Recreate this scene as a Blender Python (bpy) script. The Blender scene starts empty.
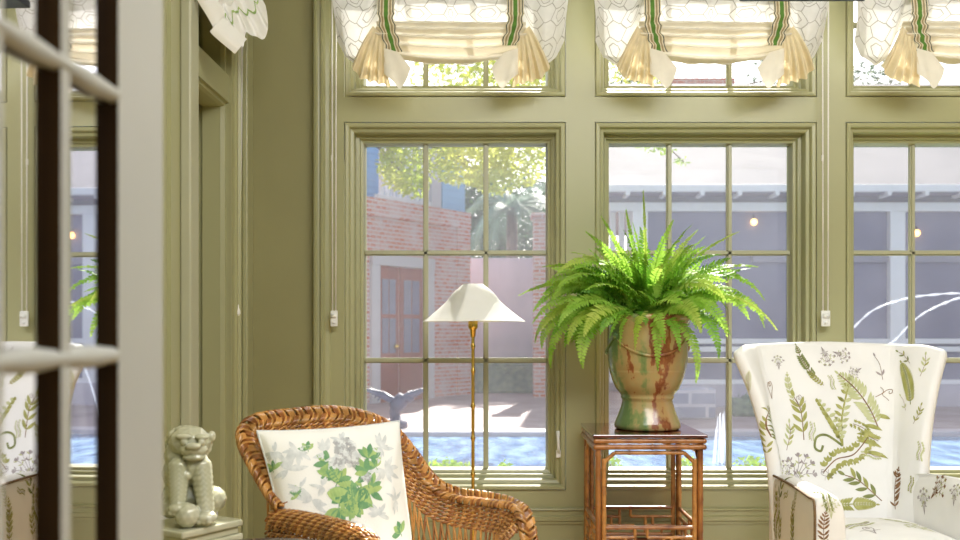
import bpy, bmesh, math, random
from mathutils import Vector, Matrix
from mathutils.bvhtree import BVHTree
R = random.Random(7)
PI = math.pi
scn = bpy.context.scene
COL = scn.collection
F, CX, CY, H = 960.0, 484.0, 330.0, 1.15      # focal length, principal point and eye height of the photograph
CAM = Vector((0, 0, H))

def P(px, py, Y):
    return Vector(((px - CX) / F * Y, Y, H - (py - CY) / F * Y))

# ------------------------------------------------------------------ materials
def lin(c):
    return tuple(((x / 255) / 12.92 if x <= 10 else ((x / 255 + .055) / 1.055) ** 2.4) for x in c)

def newmat(name):
    m = bpy.data.materials.new(name); m.use_nodes = True
    nt = m.node_tree
    for n in list(nt.nodes): nt.nodes.remove(n)
    out = nt.nodes.new('ShaderNodeOutputMaterial')
    return m, nt, out

def N(nt, typ, **kw):
    n = nt.nodes.new(typ)
    for k, v in kw.items(): setattr(n, k, v)
    return n

def mat(name, rgb, rough=.5, metal=0., var=.12, vscale=6., bump=0., bscale=60., stretch=(1, 1, 1), rgb2=None, spec=.5, trans=0., coat=0., emit=0., alpha=1., thresh=None):
    """noise-varied principled surface; trans>0 mixes in a translucent lobe"""
    m, nt, out = newmat(name)
    L = nt.links
    b = N(nt, 'ShaderNodeBsdfPrincipled')
    b.inputs['Roughness'].default_value = rough
    b.inputs['Metallic'].default_value = metal
    b.inputs['Specular IOR Level'].default_value = spec
    b.inputs['Coat Weight'].default_value = coat
    tc = N(nt, 'ShaderNodeTexCoord'); mp = N(nt, 'ShaderNodeMapping')
    mp.inputs['Scale'].default_value = stretch
    L.new(tc.outputs['Object'], mp.inputs['Vector'])
    nz = N(nt, 'ShaderNodeTexNoise'); nz.inputs['Scale'].default_value = vscale; nz.inputs['Detail'].default_value = 4
    L.new(mp.outputs['Vector'], nz.inputs['Vector'])
    rp = N(nt, 'ShaderNodeValToRGB')
    c = lin(rgb)
    if rgb2 is None:
        a = tuple(x * (1 - var) for x in c); d = tuple(min(1, x * (1 + var)) for x in c)
    else:
        a = c; d = lin(rgb2)
    e0, e1 = thresh or (.3, .7)
    rp.color_ramp.elements[0].position = e0; rp.color_ramp.elements[1].position = e1
    rp.color_ramp.elements[0].color = (*a, 1); rp.color_ramp.elements[1].color = (*d, 1)
    L.new(nz.outputs['Fac'], rp.inputs['Fac'])
    L.new(rp.outputs['Color'], b.inputs['Base Color'])
    if emit:
        L.new(rp.outputs['Color'], b.inputs['Emission Color']); b.inputs['Emission Strength'].default_value = emit
    if bump:
        n2 = N(nt, 'ShaderNodeTexNoise'); n2.inputs['Scale'].default_value = bscale; n2.inputs['Detail'].default_value = 3
        L.new(mp.outputs['Vector'], n2.inputs['Vector'])
        bp = N(nt, 'ShaderNodeBump'); bp.inputs['Strength'].default_value = bump; bp.inputs['Distance'].default_value = .004
        L.new(n2.outputs['Fac'], bp.inputs['Height']); L.new(bp.outputs['Normal'], b.inputs['Normal'])
    last = b.outputs['BSDF']
    if trans:
        t = N(nt, 'ShaderNodeBsdfTranslucent'); L.new(rp.outputs['Color'], t.inputs['Color'])
        mx = N(nt, 'ShaderNodeMixShader'); mx.inputs['Fac'].default_value = trans
        L.new(last, mx.inputs[1]); L.new(t.outputs['BSDF'], mx.inputs[2]); last = mx.outputs['Shader']
    if alpha < 1:
        t = N(nt, 'ShaderNodeBsdfTransparent')
        mx = N(nt, 'ShaderNodeMixShader'); mx.inputs['Fac'].default_value = alpha
        L.new(t.outputs['BSDF'], mx.inputs[1]); L.new(last, mx.inputs[2]); last = mx.outputs['Shader']
    L.new(last, out.inputs['Surface'])
    return m

def glass_mat(name, tint=(1, 1, 1), refl=.07):
    m, nt, out = newmat(name)
    t = N(nt, 'ShaderNodeBsdfTransparent'); t.inputs['Color'].default_value = (*tint, 1)
    g = N(nt, 'ShaderNodeBsdfGlossy'); g.inputs['Roughness'].default_value = .01
    f = N(nt, 'ShaderNodeFresnel'); f.inputs['IOR'].default_value = 1.45
    nz = N(nt, 'ShaderNodeTexNoise'); nz.inputs['Scale'].default_value = 3
    bp = N(nt, 'ShaderNodeBump'); bp.inputs['Strength'].default_value = .02
    nt.links.new(nz.outputs['Fac'], bp.inputs['Height']); nt.links.new(bp.outputs['Normal'], g.inputs['Normal'])
    mx = N(nt, 'ShaderNodeMixShader')
    nt.links.new(f.outputs['Fac'], mx.inputs['Fac']); nt.links.new(t.outputs['BSDF'], mx.inputs[1]); nt.links.new(g.outputs['BSDF'], mx.inputs[2])
    nt.links.new(mx.outputs['Shader'], out.inputs['Surface'])
    return m

def screen_mat(name, rgb, k):
    """fine insect mesh: mostly open, the threads scatter light"""
    m, nt, out = newmat(name)
    t = N(nt, 'ShaderNodeBsdfTransparent')
    d = N(nt, 'ShaderNodeBsdfDiffuse'); d.inputs['Color'].default_value = (*lin(rgb), 1)
    tl = N(nt, 'ShaderNodeBsdfTranslucent'); tl.inputs['Color'].default_value = (*lin(rgb), 1)
    a = N(nt, 'ShaderNodeMixShader'); a.inputs['Fac'].default_value = .6
    nt.links.new(d.outputs['BSDF'], a.inputs[1]); nt.links.new(tl.outputs['BSDF'], a.inputs[2])
    nz = N(nt, 'ShaderNodeTexNoise'); nz.inputs['Scale'].default_value = 2.5; nz.inputs['Detail'].default_value = 3
    tc = N(nt, 'ShaderNodeTexCoord'); nt.links.new(tc.outputs['Object'], nz.inputs['Vector'])
    mr = N(nt, 'ShaderNodeMapRange'); mr.inputs['From Min'].default_value = .3; mr.inputs['From Max'].default_value = .7
    mr.inputs['To Min'].default_value = k * .75; mr.inputs['To Max'].default_value = k * 1.25
    nt.links.new(nz.outputs['Fac'], mr.inputs['Value'])
    mx = N(nt, 'ShaderNodeMixShader'); nt.links.new(mr.outputs['Result'], mx.inputs['Fac'])
    nt.links.new(t.outputs['BSDF'], mx.inputs[1]); nt.links.new(a.outputs['Shader'], mx.inputs[2])
    nt.links.new(mx.outputs['Shader'], out.inputs['Surface'])
    return m

def brick_mat(name, c1, c2, mortar, bw=.22, bh=.075, ms=.012, rough=.9):
    m, nt, out = newmat(name); L = nt.links
    b = N(nt, 'ShaderNodeBsdfPrincipled'); b.inputs['Roughness'].default_value = rough
    tc = N(nt, 'ShaderNodeTexCoord'); sx = N(nt, 'ShaderNodeSeparateXYZ'); cb = N(nt, 'ShaderNodeCombineXYZ')
    ad = N(nt, 'ShaderNodeMath', operation='ADD')
    L.new(tc.outputs['Object'], sx.inputs[0]); L.new(sx.outputs['X'], ad.inputs[0]); L.new(sx.outputs['Y'], ad.inputs[1])
    L.new(ad.outputs[0], cb.inputs['X']); L.new(sx.outputs['Z'], cb.inputs['Y'])
    br = N(nt, 'ShaderNodeTexBrick')
    br.inputs['Scale'].default_value = 1; br.inputs['Brick Width'].default_value = bw; br.inputs['Row Height'].default_value = bh
    br.inputs['Mortar Size'].default_value = ms; br.inputs['Bias'].default_value = -.1
    br.inputs['Color1'].default_value = (*lin(c1), 1); br.inputs['Color2'].default_value = (*lin(c2), 1); br.inputs['Mortar'].default_value = (*lin(mortar), 1)
    L.new(cb.outputs[0], br.inputs['Vector'])
    nz = N(nt, 'ShaderNodeTexNoise'); nz.inputs['Scale'].default_value = 2.2; nz.inputs['Detail'].default_value = 5
    L.new(cb.outputs[0], nz.inputs['Vector'])
    mx = N(nt, 'ShaderNodeMix', data_type='RGBA')
    mr = N(nt, 'ShaderNodeMapRange'); mr.inputs['From Min'].default_value = .45; mr.inputs['From Max'].default_value = .7; mr.inputs['To Max'].default_value = .65
    L.new(nz.outputs['Fac'], mr.inputs['Value']); L.new(mr.outputs['Result'], mx.inputs['Factor'])
    L.new(br.outputs['Color'], mx.inputs['A']); mx.inputs['B'].default_value = (*lin(mortar), 1)
    L.new(mx.outputs['Result'], b.inputs['Base Color']); L.new(b.outputs['BSDF'], out.inputs['Surface'])
    return m

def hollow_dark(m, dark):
    """colour darkened in the hollows of a modelled figure, so its features read"""
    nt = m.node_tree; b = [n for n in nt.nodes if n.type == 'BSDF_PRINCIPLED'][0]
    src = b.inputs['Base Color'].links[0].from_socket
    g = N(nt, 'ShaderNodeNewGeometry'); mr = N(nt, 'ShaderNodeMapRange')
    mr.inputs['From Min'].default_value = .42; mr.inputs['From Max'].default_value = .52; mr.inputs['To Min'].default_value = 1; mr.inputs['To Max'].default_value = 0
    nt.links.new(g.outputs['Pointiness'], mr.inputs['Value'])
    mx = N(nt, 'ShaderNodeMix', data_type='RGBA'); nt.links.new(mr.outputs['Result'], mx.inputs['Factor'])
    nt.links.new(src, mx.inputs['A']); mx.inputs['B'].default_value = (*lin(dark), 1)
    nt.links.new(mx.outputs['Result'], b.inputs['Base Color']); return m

def urn_mat():
    m, nt, out = newmat('urn glaze'); L = nt.links
    b = N(nt, 'ShaderNodeBsdfPrincipled'); b.inputs['Roughness'].default_value = .24; b.inputs['Coat Weight'].default_value = .25; b.inputs['Coat Roughness'].default_value = .12
    tc = N(nt, 'ShaderNodeTexCoord'); mp = N(nt, 'ShaderNodeMapping'); mp.inputs['Scale'].default_value = (1, 1, .34)
    L.new(tc.outputs['Object'], mp.inputs['Vector'])
    n1 = N(nt, 'ShaderNodeTexNoise'); n1.inputs['Scale'].default_value = 13; n1.inputs['Detail'].default_value = 5
    L.new(mp.outputs['Vector'], n1.inputs['Vector'])
    n2 = N(nt, 'ShaderNodeTexNoise'); n2.inputs['Scale'].default_value = 60; n2.inputs['Detail'].default_value = 4
    L.new(tc.outputs['Object'], n2.inputs['Vector'])
    ad = N(nt, 'ShaderNodeMath', operation='MULTIPLY_ADD'); ad.inputs[1].default_value = .10; n0 = N(nt, 'ShaderNodeMath', operation='MULTIPLY_ADD'); n0.inputs[1].default_value = .66; n0.inputs[2].default_value = .205; L.new(n1.outputs['Fac'], n0.inputs[0])
    L.new(n2.outputs['Fac'], ad.inputs[0]); L.new(n0.outputs[0], ad.inputs[2])
    # greener towards the urn's -x flank, rust brown in its middle
    sx = N(nt, 'ShaderNodeSeparateXYZ'); L.new(tc.outputs['Object'], sx.inputs[0])
    g = N(nt, 'ShaderNodeMath', operation='MULTIPLY_ADD'); g.inputs[1].default_value = 1.1
    L.new(sx.outputs['X'], g.inputs[0]); L.new(ad.outputs[0], g.inputs[2])
    rp = N(nt, 'ShaderNodeValToRGB'); e = rp.color_ramp.elements
    e[0].position = .44; e[0].color = (*lin((100, 128, 76)), 1)
    e[1].position = .52; e[1].color = (*lin((172, 154, 102)), 1)
    for p, c in ((.49, (134, 144, 88)), (.585, (178, 150, 98)), (.60, (150, 94, 56)), (.645, (126, 70, 42)), (.68, (174, 138, 88)), (.80, (156, 146, 96))):
        k = e.new(p); k.color = (*lin(c), 1)
    L.new(g.outputs[0], rp.inputs['Fac']); L.new(rp.outputs['Color'], b.inputs['Base Color'])
    bp = N(nt, 'ShaderNodeBump'); bp.inputs['Strength'].default_value = .15; bp.inputs['Distance'].default_value = .004
    L.new(n2.outputs['Fac'], bp.inputs['Height']); L.new(bp.outputs['Normal'], b.inputs['Normal'])
    L.new(b.outputs['BSDF'], out.inputs['Surface'])
    return m

def pool_mat():
    m, nt, out = newmat('pool water'); L = nt.links
    b = N(nt, 'ShaderNodeBsdfPrincipled'); b.inputs['Roughness'].default_value = .12
    tc = N(nt, 'ShaderNodeTexCoord')
    nz = N(nt, 'ShaderNodeTexNoise'); nz.inputs['Scale'].default_value = 5; nz.inputs['Detail'].default_value = 4
    mp = N(nt, 'ShaderNodeMapping'); mp.inputs['Scale'].default_value = (1, .35, 1)
    L.new(tc.outputs['Object'], mp.inputs['Vector']); L.new(mp.outputs['Vector'], nz.inputs['Vector'])
    rp = N(nt, 'ShaderNodeValToRGB'); e = rp.color_ramp.elements
    e[0].position = .35; e[0].color = (*lin((74, 112, 160)), 1); e[1].position = .7; e[1].color = (*lin((150, 186, 216)), 1)
    L.new(nz.outputs['Fac'], rp.inputs['Fac']); L.new(rp.outputs['Color'], b.inputs['Base Color'])
    n2 = N(nt, 'ShaderNodeTexNoise'); n2.inputs['Scale'].default_value = 9; n2.inputs['Detail'].default_value = 3
    L.new(mp.outputs['Vector'], n2.inputs['Vector'])
    bp = N(nt, 'ShaderNodeBump'); bp.inputs['Strength'].default_value = .5; bp.inputs['Distance'].default_value = .06
    L.new(n2.outputs['Fac'], bp.inputs['Height']); L.new(bp.outputs['Normal'], b.inputs['Normal'])
    L.new(b.outputs['BSDF'], out.inputs['Surface'])
    return m

def mirror_mat():
    m, nt, out = newmat('mirror pane')
    b = N(nt, 'ShaderNodeBsdfPrincipled'); b.inputs['Metallic'].default_value = 1; b.inputs['Roughness'].default_value = .015
    nz = N(nt, 'ShaderNodeTexNoise'); nz.inputs['Scale'].default_value = 4
    rp = N(nt, 'ShaderNodeValToRGB'); rp.color_ramp.elements[0].color = (.80, .80, .86, 1); rp.color_ramp.elements[1].color = (.84, .84, .90, 1)
    nt.links.new(nz.outputs['Fac'], rp.inputs['Fac']); nt.links.new(rp.outputs['Color'], b.inputs['Base Color'])
    nt.links.new(b.outputs['BSDF'], out.inputs['Surface'])
    return m

M = {
 'trim':   mat('olive trim paint', (168, 167, 126), .36, var=.02, vscale=2),
 'wall':   mat('olive wall paint', (148, 144, 100), .6, var=.05, vscale=2.5, bump=.05, bscale=120),
 'sash':   mat('grey green sash paint', (178, 177, 148), .4, var=.03),
 'ceil':   mat('ceiling paint', (214, 208, 180), .7, var=.03),
 'floor':  mat('oak floor', (196, 168, 120), .35, var=.3, vscale=5, stretch=(1, 8, 1)),
 'glass':  glass_mat('window glass'),
 'screen': screen_mat('insect screen', (222, 220, 236), .085),
 'screen_t': screen_mat('insect screen thin', (226, 222, 236), .05),
 'mirror': mirror_mat(),
 'doorw':  mat('grey white door paint', (172, 172, 166), .45, var=.03, bump=.02),
 'doorb':  mat('dark brown door side', (74, 52, 28), .7, var=.35, vscale=9, stretch=(1, 1, .1), spec=.1),  # dark brown on the near sides of the bars and the back
 'linen':  mat('sheer white linen', (246, 246, 244), .8, var=.04, vscale=40, bump=.1, bscale=400, trans=.13, spec=.1),
 'lace':   mat('grey woven line', (200, 198, 194), .8, trans=.3, spec=.1),
 'cream':  mat('gathered cream linen', (242, 236, 220), .8, var=.06, vscale=14, bump=.1, bscale=300, trans=.10, spec=.1),
 'gold':   mat('backlit golden linen', (234, 220, 184), .8, var=.08, vscale=18, bump=.1, bscale=300, trans=.14, spec=.1),  # golden glow of backlit double cloth is put into the colour
 'rib_g':  mat('green ribbon', (92, 138, 52), .7, var=.15, vscale=60, trans=.15),
 'rib_d':  mat('dark ribbon edge', (64, 74, 66), .7, var=.15, vscale=60),
 'rib_w':  mat('cream ribbon', (226, 216, 188), .7, var=.1, vscale=60, trans=.15),
 'rib_b':  mat('tan ribbon', (170, 150, 112), .7, var=.1, vscale=60, trans=.15),
 'cord':   mat('white cord', (232, 230, 224), .6),
 'brass':  mat('brushed brass', (240, 200, 104), .22, metal=1., var=.12, vscale=30, stretch=(1, 1, .2)),
 'shade':  mat('white lamp shade', (250, 250, 248), .55, var=.02, trans=.22, bump=.04, bscale=200),
 'wick':   mat('honey wicker', (188, 136, 72), .24, var=.35, vscale=22, coat=.6, bump=.1, bscale=160),
 'wickd':  mat('brown wicker', (144, 90, 44), .24, var=.35, vscale=22, coat=.6, bump=.1, bscale=160),
 'pillow': mat('white cotton', (240, 239, 234), .85, var=.03, vscale=8, bump=.15, bscale=240, spec=.2),
 'pl_g':   mat('print leaf green', (138, 172, 112), .85, rgb2=(184, 204, 132), vscale=26, spec=.1),
 'pl_d':   mat('print deep green', (92, 140, 104), .85, rgb2=(132, 172, 122), vscale=40, spec=.1),
 'pl_s':   mat('print grey', (196, 200, 200), .85, rgb2=(228, 230, 228), vscale=50, spec=.1),
 'pl_k':   mat('print dark grey', (150, 152, 154), .85, rgb2=(190, 190, 190), vscale=70, spec=.1),
 'uph':    mat('white upholstery linen', (236, 235, 233), .85, var=.03, vscale=7, bump=.15, bscale=320, spec=.2),
 'up_g':   mat('print olive fern', (150, 152, 84), .85, rgb2=(184, 182, 118), vscale=40, spec=.1),
 'up_l':   mat('print pale fern', (186, 190, 142), .85, rgb2=(204, 206, 164), vscale=40, spec=.1),
 'up_d':   mat('print dark leaf', (112, 122, 74), .85, rgb2=(148, 152, 98), vscale=40, spec=.1),
 'up_b':   mat('print brown stem', (118, 88, 62), .85, rgb2=(150, 116, 86), vscale=40, spec=.1),
 'up_m':   mat('print mauve grey', (150, 138, 140), .85, rgb2=(180, 172, 172), vscale=40, spec=.1),
 'piping': mat('brown piping cord', (112, 88, 58), .7, var=.2, vscale=80),
 'wood':   mat('dark wood', (62, 40, 26), .35, var=.25, stretch=(1, 1, .2)),
 'bamb':   mat('tortoise bamboo', (170, 112, 58), .28, rgb2=(110, 58, 28), vscale=24, stretch=(1, 1, .5), coat=.4, thresh=(.42, .72)),
 'bambl':  mat('light bamboo', (196, 140, 76), .28, rgb2=(128, 72, 34), vscale=24, coat=.4, thresh=(.42, .75)),
 'lacq':   mat('red brown lacquer', (92, 42, 26), .1, var=.3, vscale=9, coat=.8),
 'urn':    urn_mat(),
 'soil':   mat('potting soil', (50, 38, 26), .95, var=.4, vscale=60, bump=.6),
 'fern':   mat('fern green', (138, 190, 60), .5, rgb2=(190, 222, 104), vscale=16, trans=.5, spec=.35),
 'fern2':  mat('fern deep green', (92, 148, 42), .5, rgb2=(148, 196, 68), vscale=16, trans=.42, spec=.35),
 'fern3':  mat('fern new growth', (208, 222, 116), .45, rgb2=(170, 204, 72), vscale=16, trans=.5, spec=.45),
 'celadon':mat('celadon glaze', (150, 154, 116), .16, rgb2=(178, 178, 142), vscale=9, coat=.5, bump=.1, bscale=60),
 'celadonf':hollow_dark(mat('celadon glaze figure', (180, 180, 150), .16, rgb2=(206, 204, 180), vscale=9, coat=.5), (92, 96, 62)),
 'stone':  mat('grey marble', (176, 176, 174), .4, rgb2=(204, 204, 202), vscale=6),
 'iron':   mat('dark navy iron', (34, 36, 56), .45, var=.2, vscale=20),
 'plast':  mat('white plastic', (238, 238, 234), .4, var=.02),
 # outside; many colours lightened to stand for the haze
 'brick':  brick_mat('old brick', (204, 116, 80), (212, 172, 158), (214, 202, 202)),
 'brick2': brick_mat('red brick', (176, 88, 68), (196, 120, 100), (200, 186, 180)),
 'wtrim':  mat('white house paint', (232, 232, 236), .6, var=.03),
 'gtrim':  mat('pale grey door frame', (206, 204, 208), .6, var=.03),
 'bdoor':  mat('reddish brown door', (150, 84, 66), .45, var=.15, stretch=(1, 1, .2)),
 'dglass': mat('dark door pane', (120, 122, 146), .1, var=.15, vscale=2),
 'blue':   mat('blue painted siding', (146, 196, 234), .6, var=.06),
 'bark':   mat('bark', (120, 104, 92), .9, var=.3, vscale=14, bump=.5, stretch=(1, 1, .3)),
 'leafy':  mat('sunlit leaf', (166, 190, 58), .6, rgb2=(226, 222, 118), vscale=1.4, trans=.6, spec=.3),
 'leafd':  mat('deep leaf', (58, 86, 60), .6, rgb2=(104, 134, 92), vscale=1.2, trans=.35, spec=.3),
 'palm':   mat('palm frond', (92, 118, 104), .5, rgb2=(136, 158, 138), vscale=2, trans=.35),
 'stucco': mat('lilac grey stucco', (176, 172, 188), .9, rgb2=(196, 192, 206), vscale=1.6, bump=.3, bscale=30),
 'hedge':  mat('clipped hedge', (84, 104, 92), .8, rgb2=(132, 150, 118), vscale=9, bump=.8, bscale=30),
 'flag':   mat('pink flagstone', (150, 132, 132), .8, rgb2=(176, 160, 160), vscale=1.8, bump=.2, bscale=8),
 'lawn':   mat('lawn', (84, 110, 54), .9, rgb2=(112, 132, 70), vscale=6),
 'coping': mat('pale coping', (190, 182, 188), .7, var=.05),
 'pool':   pool_mat(),
 'roof':   mat('pale weathered roof', (122, 121, 125), .8, rgb2=(142, 140, 143), vscale=1.3, bump=.2, bscale=12),
 'pscreen':mat('dark porch screen', (112, 112, 136), .8, rgb2=(140, 140, 162), vscale=.7),
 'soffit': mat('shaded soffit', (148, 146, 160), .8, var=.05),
 'block':  brick_mat('blue grey stone block', (150, 152, 172), (184, 182, 196), (206, 202, 210), .5, .2, .025),
 'lantern':mat('glowing lantern glass', (255, 190, 110), .3, var=.02, emit=5.),
 'statue': mat('weathered bronze', (60, 64, 88), .5, rgb2=(84, 88, 112), vscale=5),
 'jet':    mat('water jet', (244, 246, 252), .1, var=.02, trans=.4, alpha=.38),
 'bush':   mat('bright shrub leaf', (150, 190, 60), .6, rgb2=(196, 216, 92), vscale=4, trans=.45),
}

# ------------------------------------------------------------------ mesh builder
class MB:
    def __init__(s): s.v, s.f, s.m, s.sm = [], [], [], []
    def add(s, vs, fs, mi=0, smooth=True):
        b = len(s.v); s.v.extend(Vector(v) for v in vs)
        for f in fs: s.f.append(tuple(b + i for i in f)); s.m.append(mi); s.sm.append(smooth)
        return s
    def box(s, a, b, mi=0):
        x0, y0, z0 = a; x1, y1, z1 = b
        x0, x1 = min(x0, x1), max(x0, x1); y0, y1 = min(y0, y1), max(y0, y1); z0, z1 = min(z0, z1), max(z0, z1)
        return s.add([(x0,y0,z0),(x1,y0,z0),(x1,y1,z0),(x0,y1,z0),(x0,y0,z1),(x1,y0,z1),(x1,y1,z1),(x0,y1,z1)],
              [(0,3,2,1),(4,5,6,7),(0,1,5,4),(1,2,6,5),(2,3,7,6),(3,0,4,7)], mi, False)
    def bbox(s, a, b, r=.004, mi=0):
        """box with chamfered edges"""
        bm = bmesh.new(); bmesh.ops.create_cube(bm, size=1)
        for v in bm.verts: v.co = Vector(((a[i] + b[i]) / 2 + v.co[i] * abs(b[i] - a[i]) for i in range(3)))
        bmesh.ops.bevel(bm, geom=bm.edges[:], offset=r, segments=2, affect='EDGES', profile=.5)
        s.addbm(bm, mi, False); return s
    def addbm(s, bm, mi=0, smooth=True):
        bm.verts.index_update()
        s.add([v.co.copy() for v in bm.verts], [tuple(v.index for v in f.verts) for f in bm.faces], mi, smooth); bm.free()
    def tube(s, pts, r, n=6, mi=0, caps=True, closed=False):
        pts = [Vector(p) for p in pts]; k = len(pts)
        rr = r if isinstance(r, (list, tuple)) else [r] * k
        vs, fs = [], []; up = None
        for i, p in enumerate(pts):
            if closed: t = pts[(i + 1) % k] - pts[i - 1]
            else: t = pts[min(i + 1, k - 1)] - pts[max(i - 1, 0)]
            t = t.normalized() if t.length > 1e-9 else Vector((0, 0, 1))
            if up is None:
                up = Vector((0, 0, 1)) if abs(t.z) < .9 else Vector((1, 0, 0))
            a = up - t * up.dot(t)
            if a.length < 1e-6: a = t.orthogonal()
            a.normalize(); up = a; b = t.cross(a)
            for j in range(n):
                q = 2 * PI * j / n
                vs.append(p + (a * math.cos(q) + b * math.sin(q)) * rr[i])
        for i in range(k if closed else k - 1):
            i2 = (i + 1) % k
            for j in range(n):
                fs.append((i*n + j, i*n + (j+1) % n, i2*n + (j+1) % n, i2*n + j))
        if caps and not closed:
            fs.append(tuple(range(n - 1, -1, -1))); fs.append(tuple((k-1)*n + j for j in range(n)))
        return s.add(vs, fs, mi)
    def lathe(s, prof, c=(0, 0, 0), n=40, mi=0, sx=1, sy=1, caps=True):
        vs, fs = [], []; c = Vector(c)
        for r, z in prof:
            for j in range(n):
                q = 2 * PI * j / n
                vs.append(c + Vector((r*math.cos(q)*sx, r*math.sin(q)*sy, z)))
        for i in range(len(prof) - 1):
            for j in range(n): fs.append((i*n + j, i*n + (j+1) % n, (i+1)*n + (j+1) % n, (i+1)*n + j))
        if caps:
            fs.append(tuple(range(n - 1, -1, -1))); fs.append(tuple((len(prof)-1)*n + j for j in range(n)))
        return s.add(vs, fs, mi)
    def grid(s, fn, nu, nv, mi=0, smooth=True, mcol=None):
        vs = [fn(i / nu, j / nv) for j in range(nv + 1) for i in range(nu + 1)]
        b = len(s.v); s.v.extend(Vector(v) for v in vs)
        for j in range(nv):
            for i in range(nu):
                q = b + j*(nu+1) + i
                s.f.append((q, q+1, q+nu+2, q+nu+1)); s.m.append(mcol[i] if mcol else mi); s.sm.append(smooth)
        return s
    def frame(s, x0, x1, z0, z1, prof, mi=0):
        """mitred rectangular moulding in an XZ plane: prof = [(inset, y)]"""
        vs = []
        for ins, y in prof:
            vs += [(x0+ins, y, z0+ins), (x1-ins, y, z0+ins), (x1-ins, y, z1-ins), (x0+ins, y, z1-ins)]
        fs = []
        for i in range(len(prof) - 1):
            for j in range(4): fs.append((i*4 + j, i*4 + (j+1) % 4, (i+1)*4 + (j+1) % 4, (i+1)*4 + j))
        return s.add(vs, fs, mi, False)
    def ball(s, c, r, mi=0, sub=2, sc=(1, 1, 1), rot=None):
        bm = bmesh.new(); bmesh.ops.create_icosphere(bm, subdivisions=sub, radius=1)
        for v in bm.verts:
            q = Vector((v.co.x*r*sc[0], v.co.y*r*sc[1], v.co.z*r*sc[2]))
            if rot: q = rot @ q
            v.co = q + Vector(c)
        s.addbm(bm, mi); return s

ORG = {}
def kprop(o, **kw):
    for k, v in kw.items():
        if v: o[k] = v
    return o
def empty(name, loc, label=None, cat=None, group=None, kind=None):
    o = bpy.data.objects.new(name, None); COL.objects.link(o); o.location = loc
    o.empty_display_size = .05
    ORG[o.name] = Vector(loc)
    return kprop(o, label=label, category=cat, group=group, kind=kind)
def obj(name, mb, mats, parent=None, label=None, cat=None, group=None, kind=None, org=None, recalc=True):
    """links the builder as ONE mesh object; world coordinates in, stored relative to its thing's base"""
    if not isinstance(mats, (list, tuple)): mats = [mats]
    o0 = ORG[parent.name] if parent else Vector(org or (0, 0, 0))
    me = bpy.data.meshes.new(name)
    me.from_pydata([v - o0 for v in mb.v], [], mb.f)
    me.polygons.foreach_set('material_index', mb.m)
    me.polygons.foreach_set('use_smooth', mb.sm)
    for k in mats: me.materials.append(M[k] if isinstance(k, str) else k)
    if recalc:
        bm = bmesh.new(); bm.from_mesh(me); bmesh.ops.recalc_face_normals(bm, faces=bm.faces); bm.to_mesh(me); bm.free()
    me.update()
    o = bpy.data.objects.new(name, me); COL.objects.link(o)
    if parent: o.parent = parent
    else: o.location = o0
    ORG[o.name] = o0
    return kprop(o, label=label, category=cat, group=group, kind=kind)
def copy_tree(o, d, parent=None):
    c = o.copy(); COL.objects.link(c)
    if parent: c.parent = parent
    else: c.location = o.location + Vector(d)
    ORG[c.name] = ORG[o.name] + Vector(d)
    for ch in list(o.children): copy_tree(ch, d, c)
    return c
def smooth_pts(pts, n=8, closed=False):
    """Catmull-Rom through points"""
    pts = [Vector(p) for p in pts]; k = len(pts); out = []
    for i in range(k if closed else k - 1):
        if closed: a, b, c, d = pts[i-1], pts[i], pts[(i+1) % k], pts[(i+2) % k]
        else: a, b, c, d = pts[max(i-1, 0)], pts[i], pts[i+1], pts[min(i+2, k-1)]
        for j in range(n):
            t = j / n
            out.append(.5 * ((2*b) + (c - a)*t + (2*a - 5*b + 4*c - d)*t*t + (3*b - a - 3*c + d)*t**3))
    if not closed: out.append(pts[-1])
    return out
def resample(pts, step):
    d = [0.]
    for a, b in zip(pts, pts[1:]): d.append(d[-1] + (b - a).length)
    n = max(2, int(round(d[-1] / step))); out = []; j = 0
    for i in range(n + 1):
        t = d[-1] * i / n
        while j < len(d) - 2 and d[j+1] < t: j += 1
        w = (t - d[j]) / max(1e-9, d[j+1] - d[j])
        out.append(pts[j].lerp(pts[j+1], min(1, w)))
    return out
def lerp(a, b, t): return a + (b - a) * t
def sstep(a, b, x):
    t = min(1, max(0, (x - a) / (b - a))); return t*t*(3 - 2*t)

# ------------------------------------------------------------------ room shell
YB = 4.0                       # front plane of the window boards
XL, XR = -.99, 3.3
ZC = 2.95
PITCH = 1.045; WC0 = -.121; WHW = .4625
wins = [WC0 + PITCH * i for i in range(3)]
ZL0, ZL1, ZU0, ZU1 = .4833, 2.0167, 2.1208, 2.80
obj('floor', MB().box((XL - .25, -2.5, -.05), (XR + .2, 4.2, 0)), 'floor', kind='structure')
obj('ceiling', MB().box((XL - .25, -2.5, ZC), (XR + .2, 4.2, ZC + .06)), 'ceil', kind='structure')
obj('wall_right', MB().box((XR, -2.5, 0), (XR + .15, 4.2, ZC)), 'wall', kind='structure')
# back wall: boards around the six openings
mb = MB()
xs = []
for c in wins: xs += [c - WHW, c + WHW]
BX0 = P(330, 0, YB).x
edges = [BX0] + xs + [xs[-1] + .135]
for i in range(0, len(edges), 2): mb.box((edges[i], YB, 0), (edges[i+1], YB + .2, ZC))
for c in wins:
    mb.box((c - WHW, YB, 0), (c + WHW, YB + .2, ZL0)); mb.box((c - WHW, YB, ZL1), (c + WHW, YB + .2, ZU0)); mb.box((c - WHW, YB, ZU1), (c + WHW, YB + .2, ZC))
obj('wall_back', mb, 'trim', kind='structure')
mb = MB(); mb.box((XL, YB + .03, 0), (BX0, YB + .2, ZC)); mb.box((edges[-1], YB + .03, 0), (XR, YB + .2, ZC))
obj('wall_back', mb, 'wall', kind='structure')
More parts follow.
